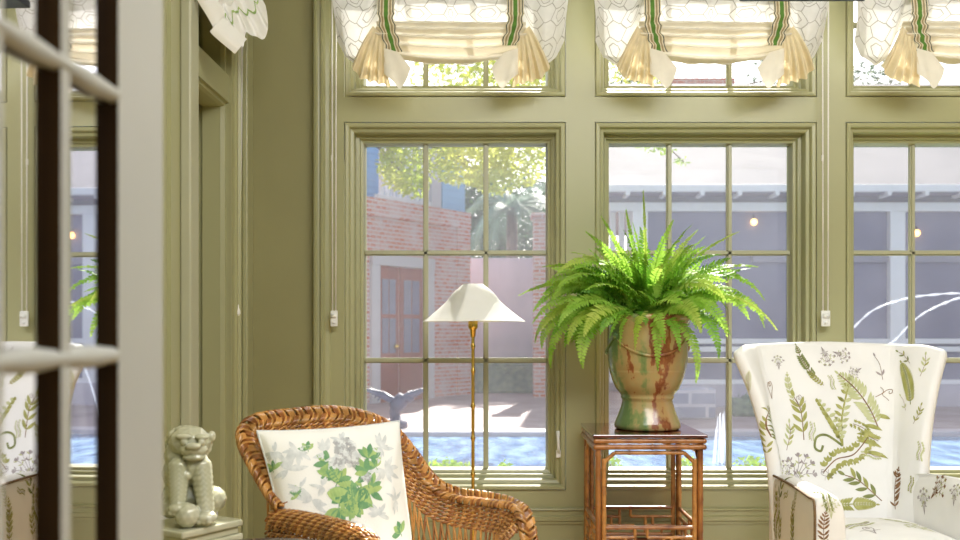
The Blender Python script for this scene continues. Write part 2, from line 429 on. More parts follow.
# vertical moulding strip where the plain wall meets the window boards
xa, xb = P(313, 0, YB).x, P(331, 0, YB).x
prof = [(xa, .03), (xa, .0), (xa+.006, -.016), (xa+.016, -.02), (xa+.022, -.012), (xa+.030, -.010), (xa+.036, -.024), (xa+.048, -.026), (xa+.054, -.012), (xb-.006, -.008), (xb, .0)]
mb = MB(); mb.add([(x, YB + y, z) for x, y in prof for z in (0, ZC)], [(2*i, 2*i+2, 2*i+3, 2*i+1) for i in range(len(prof) - 1)], 0, False)
obj('trim_1', mb, 'trim', kind='structure')
# wainscot cap moulding and base under the windows
z0 = P(0, 521, YB).z; z1 = P(0, 508, YB).z
prof = [(z0-.012, 0), (z0-.01, -.008), (z0, -.008), (z0+.004, -.016), (z0+.02, -.016), (z0+.026, -.008), (z1-.012, -.008), (z1-.006, -.018), (z1, -.016), (z1+.002, 0)]
mb = MB(); mb.add([(x, YB + y, z) for z, y in prof for x in (BX0, edges[-1])], [(2*i, 2*i+2, 2*i+3, 2*i+1) for i in range(len(prof) - 1)], 0, False)
obj('trim_2', mb, 'trim', kind='structure')
mb = MB(); mb.bbox((XL, YB - .012, 0), (XR, YB + .03, .15), .004); obj('baseboard_back', mb, 'trim', kind='structure')

INS = .075
def window(n, c, z0, z1, rows, sc):
    w = empty('window_%d' % n, (c, YB, z0), kind='structure')
    x0, x1 = c - WHW, c + WHW
    prof = [(.001, YB+.012), (.003, YB+.012), (.004, YB-.003), (.008, YB-.006), (.020, YB-.004), (.024, YB+.004), (.026, YB+.016), (.038, YB+.020), (.041, YB+.026), (.042, YB+.070), (.052, YB+.072)]
    obj('casing', MB().frame(x0, x1, z0, z1, prof), 'trim', w)
    sp = [(.044, YB+.10), (.045, YB+.074), (.050, YB+.070), (.056, YB+.072), (.059, YB+.090), (.070, YB+.094), (INS, YB+.125), (INS, YB+.16)]
    sash = obj('sash', MB().frame(x0, x1, z0, z1, sp), 'trim', w)
    gx0, gx1, gz0, gz1 = x0 + INS, x1 - INS, z0 + INS, z1 - INS
    mt = MB()
    def bar(a, b, vert):
        for hw, y0, y1 in ((.011, .122, .140), (.006, .112, .124)):
            if vert: mt.box((a - hw, YB + y0, gz0), (a + hw, YB + y1, gz1))
            else: mt.box((gx0, YB + y0, a - hw), (gx1, YB + y1, a + hw))
    for i in (1, 2): bar(lerp(gx0, gx1, i / 3), 0, True)
    for i in range(1, rows): bar(lerp(gz0, gz1, i / rows), 0, False)
    obj('muntin_grid', mt, 'sash', w)
    obj('pane', MB().add([(gx0, YB+.142, gz0), (gx1, YB+.142, gz0), (gx1, YB+.142, gz1), (gx0, YB+.142, gz1)], [(0, 1, 2, 3)]), 'glass', w)
    obj('insect_screen', MB().add([(gx0, YB+.17, gz0), (gx1, YB+.17, gz0), (gx1, YB+.17, gz1), (gx0, YB+.17, gz1)], [(0, 1, 2, 3)]), sc, w)
    if rows == 3:
        s = MB(); sv = [(YB + .075, z0 + .044), (YB - .008, z0 + .018), (YB - .012, z0 + .014), (YB - .012, z0 + .004), (YB + .075, z0 + .004)]
        s.add([(x, y, z) for x in (x0 + .010, x1 - .010) for y, z in sv], [(0, 1, 6, 5), (1, 2, 7, 6), (2, 3, 8, 7), (3, 4, 9, 8), (0, 4, 3, 2, 1), (5, 6, 7, 8, 9)], 0, False)
        obj('sill', s, 'trim', w)
        lx = x1 - .030
        l = MB(); zz = P(0, 455, YB).z
        l.bbox((lx - .011, YB + .0, zz - .012), (lx + .011, YB + .012, zz + .02), .003)
        l.tube([(lx, YB + .0, zz + .01), (lx - .002, YB - .02, zz + .03), (lx - .004, YB - .016, zz + .075), (lx - .004, YB - .008, zz + .10)], [.006, .006, .006, .008], 8)
        obj('latch_handle', l, 'plast', w)
    return w
for i, c in enumerate(wins):
    window(i + 1, c, ZL0, ZL1, 3, 'screen')
for i, c in enumerate(wins):
    window(i + 4, c, ZU0, ZU1, 1 if False else 2, 'screen_t')

# left wall with its recessed window
YA, YC = 3.22, 3.73
mb = MB()
mb.box((XL - .2, 1.2, 0), (XL, YA, ZC)); mb.box((XL - .2, YC, 0), (XL, 4.2, ZC))
lz0, lz1, lt0, lt1 = .30, P(0, 67, 3.22).z, P(0, 36, 3.22).z, 2.8
mb.box((XL - .2, YA, 0), (XL, YC, lz0)); mb.box((XL - .2, YA, lz1), (XL, YC, lt0)); mb.box((XL - .2, YA, lt1), (XL, YC, ZC))
obj('wall_left', mb, 'trim', kind='structure')
mb = MB(); mb.box((-2.2, 1.2, 0), (-2.1, 4.3, ZC)); mb.box((-2.1, 4.2, 0), (XL - .2, 4.3, ZC))
obj('wall_beyond', mb, 'wall', kind='structure')
w = empty('window_7', (XL, (YA + YC) / 2, lz0), kind='structure')
def fr_yz(y0, y1, z0, z1, prof):
    m = MB(); m.frame(y0, y1, z0, z1, prof)
    m.v = [Vector((v.y, v.x, v.z)) for v in m.v]; return m
c_ = MB()
# proud casing boards round the opening, with a back band
def fr_out(z0, z1):
    return fr_yz(YA, YC, z0, z1, [(.0015, XL - .001), (.0015, XL - .012), (.012, XL - .014), (.016, XL - .03), (.016, XL - .1)])
cas = fr_yz(YA - .075, YC + .075, lz0 - .1, lt1 + .075, [(0, XL), (0, XL + .028), (.012, XL + .03), (.018, XL + .02), (.03, XL + .018), (.04, XL + .012), (.075, XL + .010), (.075, XL - .01)])
obj('casing', cas, 'trim', w)
obj('jamb', fr_out(lz0, lz1), 'trim', w)
obj('jamb', fr_out(lt0, lt1), 'trim', w)
for a, b in ((lz0, lz1), (lt0, lt1)):
    obj('sash', fr_yz(YA, YC, a, b, [(.0015, XL - .08), (.0015, XL - .12), (.05, XL - .12), (.055, XL - .135), (.065, XL - .135), (.065, XL - .16)]), 'trim', w)
    m_ = MB()
    for t in (.33, .66): m_.box((XL - .15, lerp(YA, YC, t) - .01, a + .06), (XL - .13, lerp(YA, YC, t) + .01, b - .06))
    if b < 2.2:
        for t in (.33, .66): m_.box((XL - .15, YA + .06, lerp(a, b, t) - .01), (XL - .13, YC - .06, lerp(a, b, t) + .01))
    obj('muntin_grid', m_, 'trim', w)
    pl_ = MB(); pl_.box((XL-.165, YA+.003, a+.003), (XL-.152, YC-.003, b-.003))
    for t in (.2, .5, .8): pl_.bbox((XL-.153, lerp(YA, YC, t) - .03, a+.07), (XL-.146, lerp(YA, YC, t) + .03, b-.07), .003)
    obj('shutter_panel', pl_, 'trim', w)
obj('sill', MB().bbox((XL - .12, YA + .004, lz0 - .002), (XL - .01, YC - .004, lz0 + .022), .004), 'trim', w)
# near casing edge seen beyond the door, and the corner strip by the back wall
mb = MB(); mb.box((XL, 3.0, 0), (XL + .012, 3.06, ZC)); obj('trim_3', mb, 'trim', kind='structure')
mb = MB(); mb.bbox((XL, 3.125, 0), (XL + .036, 3.215, ZC), .006); obj('trim_5', mb, 'sash', kind='structure')  # paler paint stands in for the strong light on this casing edge
mb = MB(); mb.bbox((XL, 3.93, 0), (XL + .022, YB + .03, ZC), .005); obj('trim_4', mb, 'trim', kind='structure')
# wall end that carries the mirrored door

# ------------------------------------------------------------------ mirrored French door, open along the sight line
A0 = -.378; TH = .028; FP = .0107; AF = -(A0 + FP)
def dz(px): return AF / ((CX - px) / F + TH)
KD = AF / .406
dv = Vector((math.sin(TH), math.cos(TH), 0)); nv = Vector((math.cos(TH), -math.sin(TH), 0))   # along the door, out of its face
def D(s, z, out=0.):      # s = distance along the door, out = proud of the mirror
    p = Vector((A0, 0, 0)) + dv * s + nv * out; p.z = z; return p
door = empty('door_1', D(.95, 0), kind='structure')
def dbox(m, s0, s1, z0, z1, o0, o1, front=0, side=1):
    c = [D(s, z, o) for s in (s0, s1) for z in (z0, z1) for o in (o0, o1)]
    # index: s*4+z*2+o
    m.add(c, [(1, 5, 7, 3)], front, False)
    m.add(c, [(0, 4, 5, 1), (2, 3, 7, 6), (4, 6, 7, 5), (0, 2, 6, 4)], front, False)
    m.add(c, [(0, 1, 3, 2)], side, False)
    return m
S1 = dz(163); S0 = dz(118.5); PW = (S0 - (dz(62) + dz(70)) / 2) + .0
obj('wall_front', MB().box((XL - .2, S1 + .015, 0), (-.385, S1 + .12, ZC)), 'wall', kind='structure')
stile = dbox(MB(), S0, S1, .02, 2.3, 0, FP); dbox(stile, S0 + .004, S1, .02, 2.3, -.03, 0)
obj('stile', stile, ['doorw', 'doorb'], door)
obj('stile', dbox(MB(), .20, .30, .02, 2.3, -.03, FP), ['doorw', 'doorb'], door)
obj('rail', dbox(MB(), .30, S0, .02, .40, -.03, .010, 0, 0), ['doorw', 'doorb'], door)
obj('rail', dbox(MB(), .30, S0, 2.18, 2.3, -.03, .010, 0, 0), ['doorw', 'doorb'], door)
mv = MB()
for k in range(1, 5):
    s = S0 - PW * k
    dbox(mv, s - .0085, s + .0085, .40, 2.18, 0, FP)
obj('vertical_muntin', mv, ['doorw', 'doorb'], door)
mh = MB()
for z in [H - .0262 * KD + KD * .2694 * i for i in (-1, 0, 1, 2, 3)]:
    def hb(u, v, z=z):
        s = lerp(.30, S0, u); a = lerp(-PI/2 - .2, PI/2 + .2, v)
        # swells to the middle of each pane's bar like a turned reed
        ph = ((S0 - s) % PW) / PW
        rad = .0078 + .0028 * math.sin(ph * PI) ** 2
        return D(s, z + rad * math.sin(a), .003 + .0100 * max(0, math.cos(a)))
    mh.grid(hb, 48, 10)
obj('horizontal_muntin', mh, 'doorw', door)
obj('mirror_pane', MB().add([D(.28, .3), D(S0 + .01, .3), D(S0 + .01, 2.25), D(.28, 2.25)], [(0, 1, 2, 3)]), 'mirror', door)
obj('back_panel', dbox(MB(), .20, S1, .02, 2.3, -.034, -.03, 1, 1), ['doorw', 'doorb'], door)

# ------------------------------------------------------------------ balloon shades
def pl(p):     # photo point of the first shade -> its own coordinates (plane Y)
    return P(p[0], p[1], 3.89)
YS = 3.90
def interp(tab, t):
    for (a, pa), (b, pb) in zip(tab, tab[1:]):
        if t <= b:
            w = (t - a) / (b - a); w = w*w*(3 - 2*w) if True else w
            return tuple(lerp(x, y, w) for x, y in zip(pa, pb))
    return tab[-1][1]
BOT = [(-1, (338, 42)), (-.88, (346, 58)), (-.76, (358, 68)), (-.66, (370, 60)), (-.56, (382, 34)), (-.42, (398, 24)), (0, (451, 26)),
       (.42, (505, 24)), (.56, (520, 34)), (.66, (532, 60)), (.76, (544, 68)), (.88, (556, 58)), (1, (564, 42))]
ZTOP = 2.86
def panel(u, v, off=0.):
    """front sheet of the balloon shade: u -1..1 across, v 0..1 down"""
    b = interp(BOT, u)
    x0 = 451 + 119 * u
    pb = P(b[0], b[1], YS); pt = P(x0, 0, YS); zt = ZTOP
    z = lerp(zt, pb.z, v)
    wx = sstep(.45, 1, v)
    x = lerp(pt.x, pb.x, wx * .9 + .1 * v)
    lobe = abs(u) > .5
    puff = math.sin(PI * min(1, max(0, (v - .35) / .65)) ** 1.3) * (.05 + (.04 if lobe else .0) * math.sin(PI * min(1, max(0, (abs(u) - .5) / .5))))
    fold = .010 * math.sin(u * 17 + v * 5) * sstep(.5, .95, v) + .004 * math.sin(u * 40) * v
    return Vector((x, YS - .02 - puff + fold - off, z))
def build_shade():
    root = empty('balloon_shade', (WC0, YS, ZTOP))
    m = MB(); m.grid(lambda u, v: panel(u*2 - 1, v), 80, 44)
    # woven lattice of stretched hexagons, part of the cloth
    def line(a, b):
        n = max(2, int(math.dist(a, b) / .02)); L = math.dist(a, b); w = .0028
        dx, dz = (b[0]-a[0]) / L, (b[1]-a[1]) / L
        vs = []
        for i in range(n + 1):
            for sg in (-1, 1):
                x = lerp(a[0], b[0], i/n) - dz * w * sg; z = lerp(a[1], b[1], i/n) + dx * w * sg
                if not (-1 <= x <= 1 and 0 <= z <= 1): return
                vs.append(panel(x, z, .0015))
        m.add(vs, [(2*i, 2*i+1, 2*i+3, 2*i+2) for i in range(n)], 1)
    cw, chh = .26, .155
    for i in range(-5, 6):
        for j in range(-1, 9):
            x = i * cw + (cw/2 if j % 2 else 0); z = j * chh
            t = [(x - cw*.20, z - chh*.34), (x + cw*.20, z - chh*.34), (x + cw*.36, z), (x + cw*.20, z + chh*.34), (x - cw*.20, z + chh*.34), (x - cw*.36, z)]
            for a, b in zip(t, t[1:] + t[:1]): line(a, b)
            t2 = [(x - cw*.11, z - chh*.2), (x + cw*.11, z - chh*.2), (x + cw*.2, z), (x + cw*.11, z + chh*.2), (x - cw*.11, z + chh*.2), (x - cw*.2, z)]
            for a, b in zip(t2, t2[1:] + t2[:1]): line(a, b)
            line(t[2], (x + cw*.64, z)); line(t[0], (x - cw*.30, z - chh*.66)); line(t[1], (x + cw*.30, z - chh*.66))
    obj('front_panel', m, ['linen', 'lace'], root)
    # gathered swag between the ribbons
    def swag(u, v):
        x = lerp(376, 526, u); sag = 1 - (2*u - 1)**2
        y = lerp(19, 51 + 10 * sag, v)
        p = P(x, y, 3.80)
        p.y = 3.835 - .045 * math.sin(PI * min(1, v * 1.02)) - .010 * 1.7 * math.sin(v * 2*PI * 4.5 + .6*math.sin(u*5)) - .002 * math.sin(u * 60 + v * 20)
        return p
    obj('swag', MB().grid(swag, 60, 60), 'cream', root)
    def hem(u, v):
        x = lerp(384, 518, u); sag = 1 - (2*u - 1)**2
        p = P(x, lerp(46 + 8*sag, 53 + 9 * sag + 1.5*math.sin(u*23), v), 3.83); p.y = 3.84 + .02 * v; return p
    obj('hem', MB().grid(hem, 40, 4), 'linen', root)
    # ribbons
    cols = [0, .05, .11, .20, .30, .38, .62, .70, .80, .89, .95, 1]
    cm = [2, 1, 3, 1, 2, 0, 2, 1, 3, 1, 2]; cm = [1, 2, 1, 3, 1, 0, 1, 3, 1, 2, 1]
    for sgn in (-1, 1):
        rb = MB()
        def rib(u, v, sgn=sgn):
            uu = cols[int(round(u * 11))]
            y = lerp(-75, 54 if sgn < 0 else 48, v)
            xc = 451 + sgn * 64 + (8 * sstep(20, 60, y) if sgn < 0 else -8 * sstep(20, 60, y))
            hw = 8.2 + (1.2 * math.sin(y * .5) if y > 16 else 0)
            p = P(xc + (uu - .5) * 2 * hw, y, 3.80)
            t = sstep(-40, 25, y)
            yy = lerp(3.855, 3.772, t)
            if y > 18: yy -= .008 * math.sin((y - 18) / 36 * 2*PI * 4)
            p.y = yy - .03 * math.sin(PI * min(1, max(0, (y + 30) / 60)))
            return p
        rb.grid(rib, 11, 60, mcol=cm)
        obj('ribbon', rb, ['rib_g', 'rib_w', 'rib_d', 'rib_b'], root)
        # pleated tails
        def X(x): return x if sgn < 0 else 902 - x
        edge = [(352, 66), (358, 76), (366, 80), (374, 82), (382, 84), (390, 87)]
        def fan(u, v):
            e = smooth_edge[min(len(smooth_edge) - 1, int(u * (len(smooth_edge) - 1)))]
            ax, ay = lerp(373, 383, u), lerp(26, 36, u)
            rip = math.sin(u * 2*PI * 4.5)
            x = lerp(ax, e[0], v ** .9); y = lerp(ay, e[1] + 2.2 * rip, v)
            y += 4 * math.sin(PI * v) * .2
            p = P(X(x), y, 3.79); p.y = 3.79 - .02 * math.sin(PI * v) - .016 * v * rip
            return p
        smooth_edge = smooth_pts([(a, b, 0) for a, b in edge], 10)
        obj('tail', MB().grid(fan, 50, 16), 'gold', root)
        e2 = smooth_pts([(a, b, 0) for a, b in [(384, 74), (393, 82), (400, 89), (407, 80), (411, 68)]], 8)
        def flap(u, v):
            e = e2[min(len(e2) - 1, int(u * (len(e2) - 1)))]
            ax, ay = lerp(384, 398, u), lerp(48, 52, u)
            x = lerp(ax, e[0], v); y = lerp(ay, e[1], v)
            p = P(X(x), y, 3.765); p.y = 3.765 - .014 * math.sin(u * PI) * v - .006 * math.sin(u * 9) * v; return p
        obj('tail', MB().grid(flap, 32, 14), 'cream', root)
    return root
sh = build_shade()
kprop(sh, label='white lattice balloon shade above the floor lamp and wicker armchair', category='window shade', group='balloon shades over the transoms')
sh2 = copy_tree(sh, (PITCH * .9985, 0, 0)); sh2['label'] = 'white lattice balloon shade straight above the potted fern'
sh3 = copy_tree(sh, (PITCH * 2, 0, 0)); sh3['label'] = 'white lattice balloon shade above the wing chair, cut by the photo edge'
def cord_loop(x0, x1, ytop, ybot, Yc, root, tens=True):
    m = MB(); a = P(x0, ytop, Yc); b = P(x0 + .5, ybot, Yc); c = P(x1 - .5, ybot, Yc); d = P(x1, ytop, Yc)
    m.tube([a, b], .0032, 6); m.tube([d, c], .0032, 6)
    m.bbox((a.x - .004, Yc - .004, P(0, 161, Yc).z), (a.x + .004, Yc + .004, P(0, 155, Yc).z), .001)
    o = obj('pull_cord', m, 'cord', root)
    if tens:
        t = MB(); zc = b.z
        t.bbox((b.x - .008, Yc - .006, zc - .055), (c.x + .008, Yc + .006, zc + .01), .003)
        t.tube([(b.x - .002, Yc - .008, zc - .012), (c.x + .002, Yc - .008, zc - .012)], .009, 10)
        t.tube([((b.x + c.x)/2 - .006, Yc - .008, zc - .04), ((b.x + c.x)/2 + .006, Yc - .008, zc - .04)], .005, 8)
        obj('cord_tensioner', t, 'plast', o)
cord_loop(332, 336.2, -60, 313, 3.955, sh)
cord_loop(822.5, 828.5, -60, 313, 3.955, sh2)

# shade on the left wall, seen edge on
root = empty('balloon_shade', (XL, 3.4, 2.8), 'white pleated shade with green scalloped trim hanging by the corner', 'window shade', 'balloon shades over the transoms')
m = MB()
e3 = smooth_pts([(a, b, c) for a, b, c in [(222, 26, 3.30), (231, 30, 3.36), (236, 42, 3.40), (243, 46, 3.42), (247, 32, 3.45), (256, 38, 3.5), (266, 36, 3.55), (268, 22, 3.58), (265, 4, 3.62)]], 8)
def fan(u, v):
    e = e3[min(len(e3) - 1, int(u * (len(e3) - 1)))]
    a = (lerp(190, 238, u), lerp(-34, -46, u), lerp(3.25, 3.62, u))
    rip = math.sin(u * 2*PI * 6)
    Y = lerp(a[2], e[2], v) - .016 * rip * v
    return P(lerp(a[0], e[0], v), lerp(a[1], e[1], v) + 1.5 * rip * v, Y)
m.grid(fan, 64, 20)
obj('tail', m, 'pillow', root)
m = MB()
def trimf(u, v):
    p = fan(lerp(.02, .98, u), .62 + .09 * abs(math.sin(u * PI * 7)) + .03 * v); return p + Vector((0, -.006, 0))
m.grid(trimf, 90, 1); obj('scalloped_trim', m, 'pl_g', root)
m = MB()
def flap(u, v):
    a = smooth_pts([(188, -14, 3.12), (212, 25, 3.2), (211, 33, 3.2), (235, 54, 3.28)], 8); b = smooth_pts([(206, -22, 3.16), (224, 12, 3.25), (224, 18, 3.25), (247, 39, 3.33)], 8)
    i = min(len(a) - 1, int(round(u * (len(a) - 1))))
    q = a[i].lerp(b[i], v); return P(q.x, q.y, q.z - .02 * math.sin(v * PI))
m.grid(flap, 24, 8); obj('tail', m, 'pillow', root)
m = MB()
def lp(u, v):
    return Vector((XL + .05 + .10 * math.sin(PI * v) , lerp(3.18, 3.70, u), lerp(2.84, 2.30 - .04 * math.sin(u * PI), v))) + Vector((.012 * math.sin(u * 30) * v, 0, 0))
m.grid(lp, 40, 20); obj('front_panel', m, 'linen', root)
m = MB(); a = P(241.5, -10, 3.80); b = P(238, 318, 3.80); c = P(243, -10, 3.82)
m.tube([a, b], .0028, 6); m.tube([c, P(239.4, 316, 3.82)], .0028, 6)
co = obj('pull_cord', m, 'cord', root)
m = MB(); m.lathe([(.001, .02), (.004, .012), (.005, 0), (.009, -.012), (.010, -.02), (.006, -.03), (.001, -.032)], P(238, 308, 3.79), 12); m.tube([P(236.3, 312, 3.78), P(236.3, 321, 3.78)], .004, 8)
obj('acorn_pull', m, 'plast', co)

# ------------------------------------------------------------------ hanging lantern whose dark base just enters the frame
LX, LY, LZ = .916, 2.59, 2.0975
lt = empty('hanging_lantern', (LX, LY, LZ), 'dark navy metal lantern hanging high in front of the shades', 'lantern')
s = .18
obj('base_plate', MB().bbox((LX - s, LY - s, LZ), (LX + s, LY + s, LZ + .02), .003), 'iron', lt)
for sx in (-1, 1):
    for sy in (-1, 1): obj('post', MB().bbox((LX + sx*(s-.012) - .009, LY + sy*(s-.012) - .009, LZ + .02), (LX + sx*(s-.012) + .009, LY + sy*(s-.012) + .009, LZ + .5), .002), 'iron', lt)
t = MB(); t.add([(LX + x*s, LY + y*s, LZ + .5) for x, y in ((-1,-1),(1,-1),(1,1),(-1,1))] + [(LX + x*.04, LY + y*.04, LZ + .64) for x, y in ((-1,-1),(1,-1),(1,1),(-1,1))],
   [(0,1,5,4),(1,2,6,5),(2,3,7,6),(3,0,4,7),(4,5,6,7),(3,2,1,0)], 0, False); obj('roof_cap', t, 'iron', lt)
obj('candle', MB().lathe([(.014, 0), (.014, .12), (.002, .13)], (LX, LY, LZ + .02), 12), 'plast', lt)
obj('chain', MB().tube([(LX, LY, LZ + .64), (LX, LY, ZC)], .006, 6), 'iron', lt)

# ------------------------------------------------------------------ brass floor lamp
LPY = 3.74
lc = P(473, 322, LPY)
lamp = empty('floor_lamp', (lc.x, LPY, 0), 'slim brass bamboo floor lamp with a flared white shade', 'floor lamp')
obj('base', MB().lathe([(.13, 0), (.13, .012), (.12, .02), (.03, .028), (.012, .05)], (lc.x, LPY, 0), 40), 'brass', lamp)
pr = []; z = .04
nodes = [P(0, y, LPY).z for y in (346, 371, 406, 438, 474, 508, 542, 576)]
zz = sorted(set([.04 + i * .006 for i in range(int((lc.z - .06) / .006))]))
for q in zz:
    d = min(abs(q - k) for k in nodes)
    pr.append((.0066 + .0034 * math.exp(-(d / .006) ** 2), q))
obj('pole', MB().lathe(pr, (lc.x, LPY, 0), 14), 'brass', lamp)
obj('socket', MB().lathe([(.007, -.07), (.010, -.066), (.012, -.04), (.017, -.036), (.019, -.03), (.019, .0), (.015, .004), (.015, .02)], (lc.x, LPY, lc.z + .01), 20), 'brass', lamp)
# flared square pagoda shade
zt, zb = P(0, 284, LPY).z, P(0, 321, LPY).z
rot = math.radians(28)
def shade_pt(u, v):
    a = 2*PI * u
    sq = 1 / max(abs(math.cos(a)), abs(math.sin(a)))            # square
    rt = lerp(1.0, min(sq, 1.25), .55)                          # rounded at the neck
    rb_ = lerp(1.0, sq, .62)
    t = v
    flare = .86 * t + .14 * t**3 + .05 * math.sin(PI * min(1, t * 2.2)) * (t < .4545)
    rr = lerp(.034 * rt, .168 * rb_, flare)
    return Vector((lc.x + rr * math.cos(a + rot), LPY + rr * math.sin(a + rot), lerp(zt, zb - .006 * (sq - 1) , v)))
m = MB(); m.grid(shade_pt, 96, 16)
m.grid(lambda u, v: Vector((lc.x, LPY, 0)) + (shade_pt(u, v) - Vector((lc.x, LPY, 0))) * Vector((1, 1, 1)) * 1.0 if False else shade_pt(u, v) + Vector((-.002 * math.cos(2*PI*u + rot), -.002 * math.sin(2*PI*u + rot), -.001)), 96, 16)
m.add([shade_pt(i / 96, 0) for i in range(96)], [tuple(range(96))])
obj('lamp_shade', m, 'shade', lamp, recalc=False)

# ------------------------------------------------------------------ bamboo stand
TX0, TX1, TY0, TY1, TZ = .395, .812, 3.48, 3.93, .77
tab = empty('bamboo_side_table', ((TX0 + TX1)/2, (TY0 + TY1)/2, 0), 'tall tortoiseshell bamboo stand with fretwork, carrying the fern urn', 'side table')
obj('table_top', MB().bbox((TX0, TY0, TZ - .012), (TX1, TY1, TZ), .003), 'lacq', tab)
def cane(m, a, b, r=.0095, mi=0):
    a, b = Vector(a), Vector(b); L = (b - a).length; n = max(3, int(L / .006)); pts, rr = [], []
    off = R.uniform(0, .09); per = R.uniform(.085, .12)
    for i in range(n + 1):
        t = i / n; d = ((t * L + off) % per); d = min(d, per - d)
        pts.append(a.lerp(b, t)); rr.append(r * (1 + .22 * math.exp(-(d / .0035) ** 2)))
    m.tube(pts, rr, 10, mi)
ox, oy = .022, .026
cx0, cx1, cy0, cy1 = TX0 + ox, TX1 - ox, TY0 + oy, TY1 - oy
for x, sx in ((cx0, 1), (cx1, -1)):
    for y, sy in ((cy0, 1), (cy1, -1)):
        l = MB(); cane(l, (x, y, 0), (x, y, TZ - .012), .0105); cane(l, (x + sx*.021, y, 0), (x + sx*.021, y, TZ - .09), .009, 1); cane(l, (x, y + sy*.021, 0), (x, y + sy*.021, TZ - .09), .009, 1)
        obj('leg', l, ['bamb', 'bambl'], tab)
ap = MB()
for dz in (.024, .046):
    for y in (cy0 - .012, cy1 + .012): cane(ap, (TX0 + .006, y, TZ - dz), (TX1 - .006, y, TZ - dz), .0098, 0)
    for x in (cx0 - .010, cx1 + .010): cane(ap, (x, TY0 + .006, TZ - dz), (x, TY1 - .006, TZ - dz), .0098, 0)
obj('apron', ap, ['bamb', 'bambl'], tab)
br = MB(); za = TZ - .068
for y in (cy0, cy1):
    cane(br, (cx0 + .06, y, za), (cx1 - .06, y, za), .0075, 1)
    cane(br, (cx0 + .06, y, za), (cx0 + .021, y, za - .036), .0075, 1); cane(br, (cx1 - .06, y, za), (cx1 - .021, y, za - .036), .0075, 1)
for x in (cx0, cx1):
    cane(br, (x, cy0 + .06, za), (x, cy1 - .06, za), .0075, 1)
    cane(br, (x, cy0 + .06, za), (x, cy0 + .021, za - .036), .0075, 1); cane(br, (x, cy1 - .06, za), (x, cy1 - .021, za - .036), .0075, 1)
obj('corner_bracket', br, ['bamb', 'bambl'], tab)
def fret(a, b):
    """Chinese fretwork gallery between two legs"""
    a, b = Vector(a), Vector(b); m = MB()
    def Q(t, z): q = a.lerp(b, t); return (q.x, q.y, z)
    zt_ = .428; rows = [zt_, zt_ - .036, zt_ - .072, zt_ - .108]
    cane(m, Q(.06, rows[0]), Q(.94, rows[0]), .0075); cane(m, Q(.06, rows[3]), Q(.94, rows[3]), .0075)
    cane(m, Q(.06, rows[1]), Q(.36, rows[1]), .006, 1); cane(m, Q(.48, rows[1]), Q(.94, rows[1]), .006, 1)
    cane(m, Q(.06, rows[2]), Q(.52, rows[2]), .006, 1); cane(m, Q(.64, rows[2]), Q(.94, rows[2]), .006, 1)
    for t, i, j in ((.36, 0, 2), (.48, 0, 1), (.27, 1, 2), (.72, 1, 2), (.52, 2, 3), (.64, 1, 3), (.18, 2, 3), (.82, 2, 3)):
        cane(m, Q(t, rows[i]), Q(t, rows[j]), .006, 1)
    return m
for a, b in (((cx0, cy0, 0), (cx1, cy0, 0)), ((cx0, cy1, 0), (cx1, cy1, 0)), ((cx0, cy0, 0), (cx0, cy1, 0)), ((cx1, cy0, 0), (cx1, cy1, 0))):
    obj('fretwork', fret(a, b), ['bamb', 'bambl'], tab)
obj('lower_shelf', MB().bbox((cx0 - .005, cy0 - .005, .295), (cx1 + .005, cy1 + .005, .308), .003), 'lacq', tab)

# ------------------------------------------------------------------ glazed urn
UX, UY = .630, 3.70
k = UY / F
urn = empty('glazed_urn', (UX, UY, TZ), 'green and rust glazed earthenware urn with garland, on the bamboo stand', 'urn')
pz = lambda y: H - (y - 330) * k - .003
prof = [(.0, 431), (30.5, 431), (32.5, 430), (33, 427), (32, 424), (29.5, 418), (26.5, 410), (25, 404), (25, 402), (26.2, 400.5), (26.5, 399), (26, 398), (28, 395), (31.5, 391), (35, 383), (37.6, 374), (37.9, 373.2), (37.7, 372.4), (38.2, 371.4), (39.4, 362), (40, 352), (40, 342), (39.6, 334), (39.8, 328), (41.5, 325), (43.5, 322), (44, 319), (43, 317), (40, 317), (38.5, 320), (37.5, 326)]
mb = MB(); b0 = pz(431)
mb.lathe([(r * k, pz(y) - b0 + TZ + .001) for r, y in prof], (UX, UY, 0), 64, caps=False)
obj('body', mb, 'urn', urn)
gz = lambda y: pz(y) - b0 + TZ
g = MB()
for q in range(3):
    a0 = -PI/2 - PI/3 + q * 2*PI/3; pts = []
    for i in range(25):
        t = i / 24; a = a0 + t * 2*PI/3; y = 338 + 19 * math.sin(PI * t) ** .8
        rr = (40.6) * k
        pts.append((UX + rr*math.cos(a), UY + rr*math.sin(a), gz(y)))
    g.tube(pts, [.0035 + .003 * math.sin(PI * i / 24) for i in range(25)], 8)
    p = pts[0]; g.ball((p[0], p[1], p[2]), .013, sub=2)
obj('garland', g, 'urn', urn)
obj('soil', MB().lathe([(.0, 0), (.03, .004), (37.4 * k, 0)], (UX, UY, gz(325)), 40, caps=False), 'soil', urn)

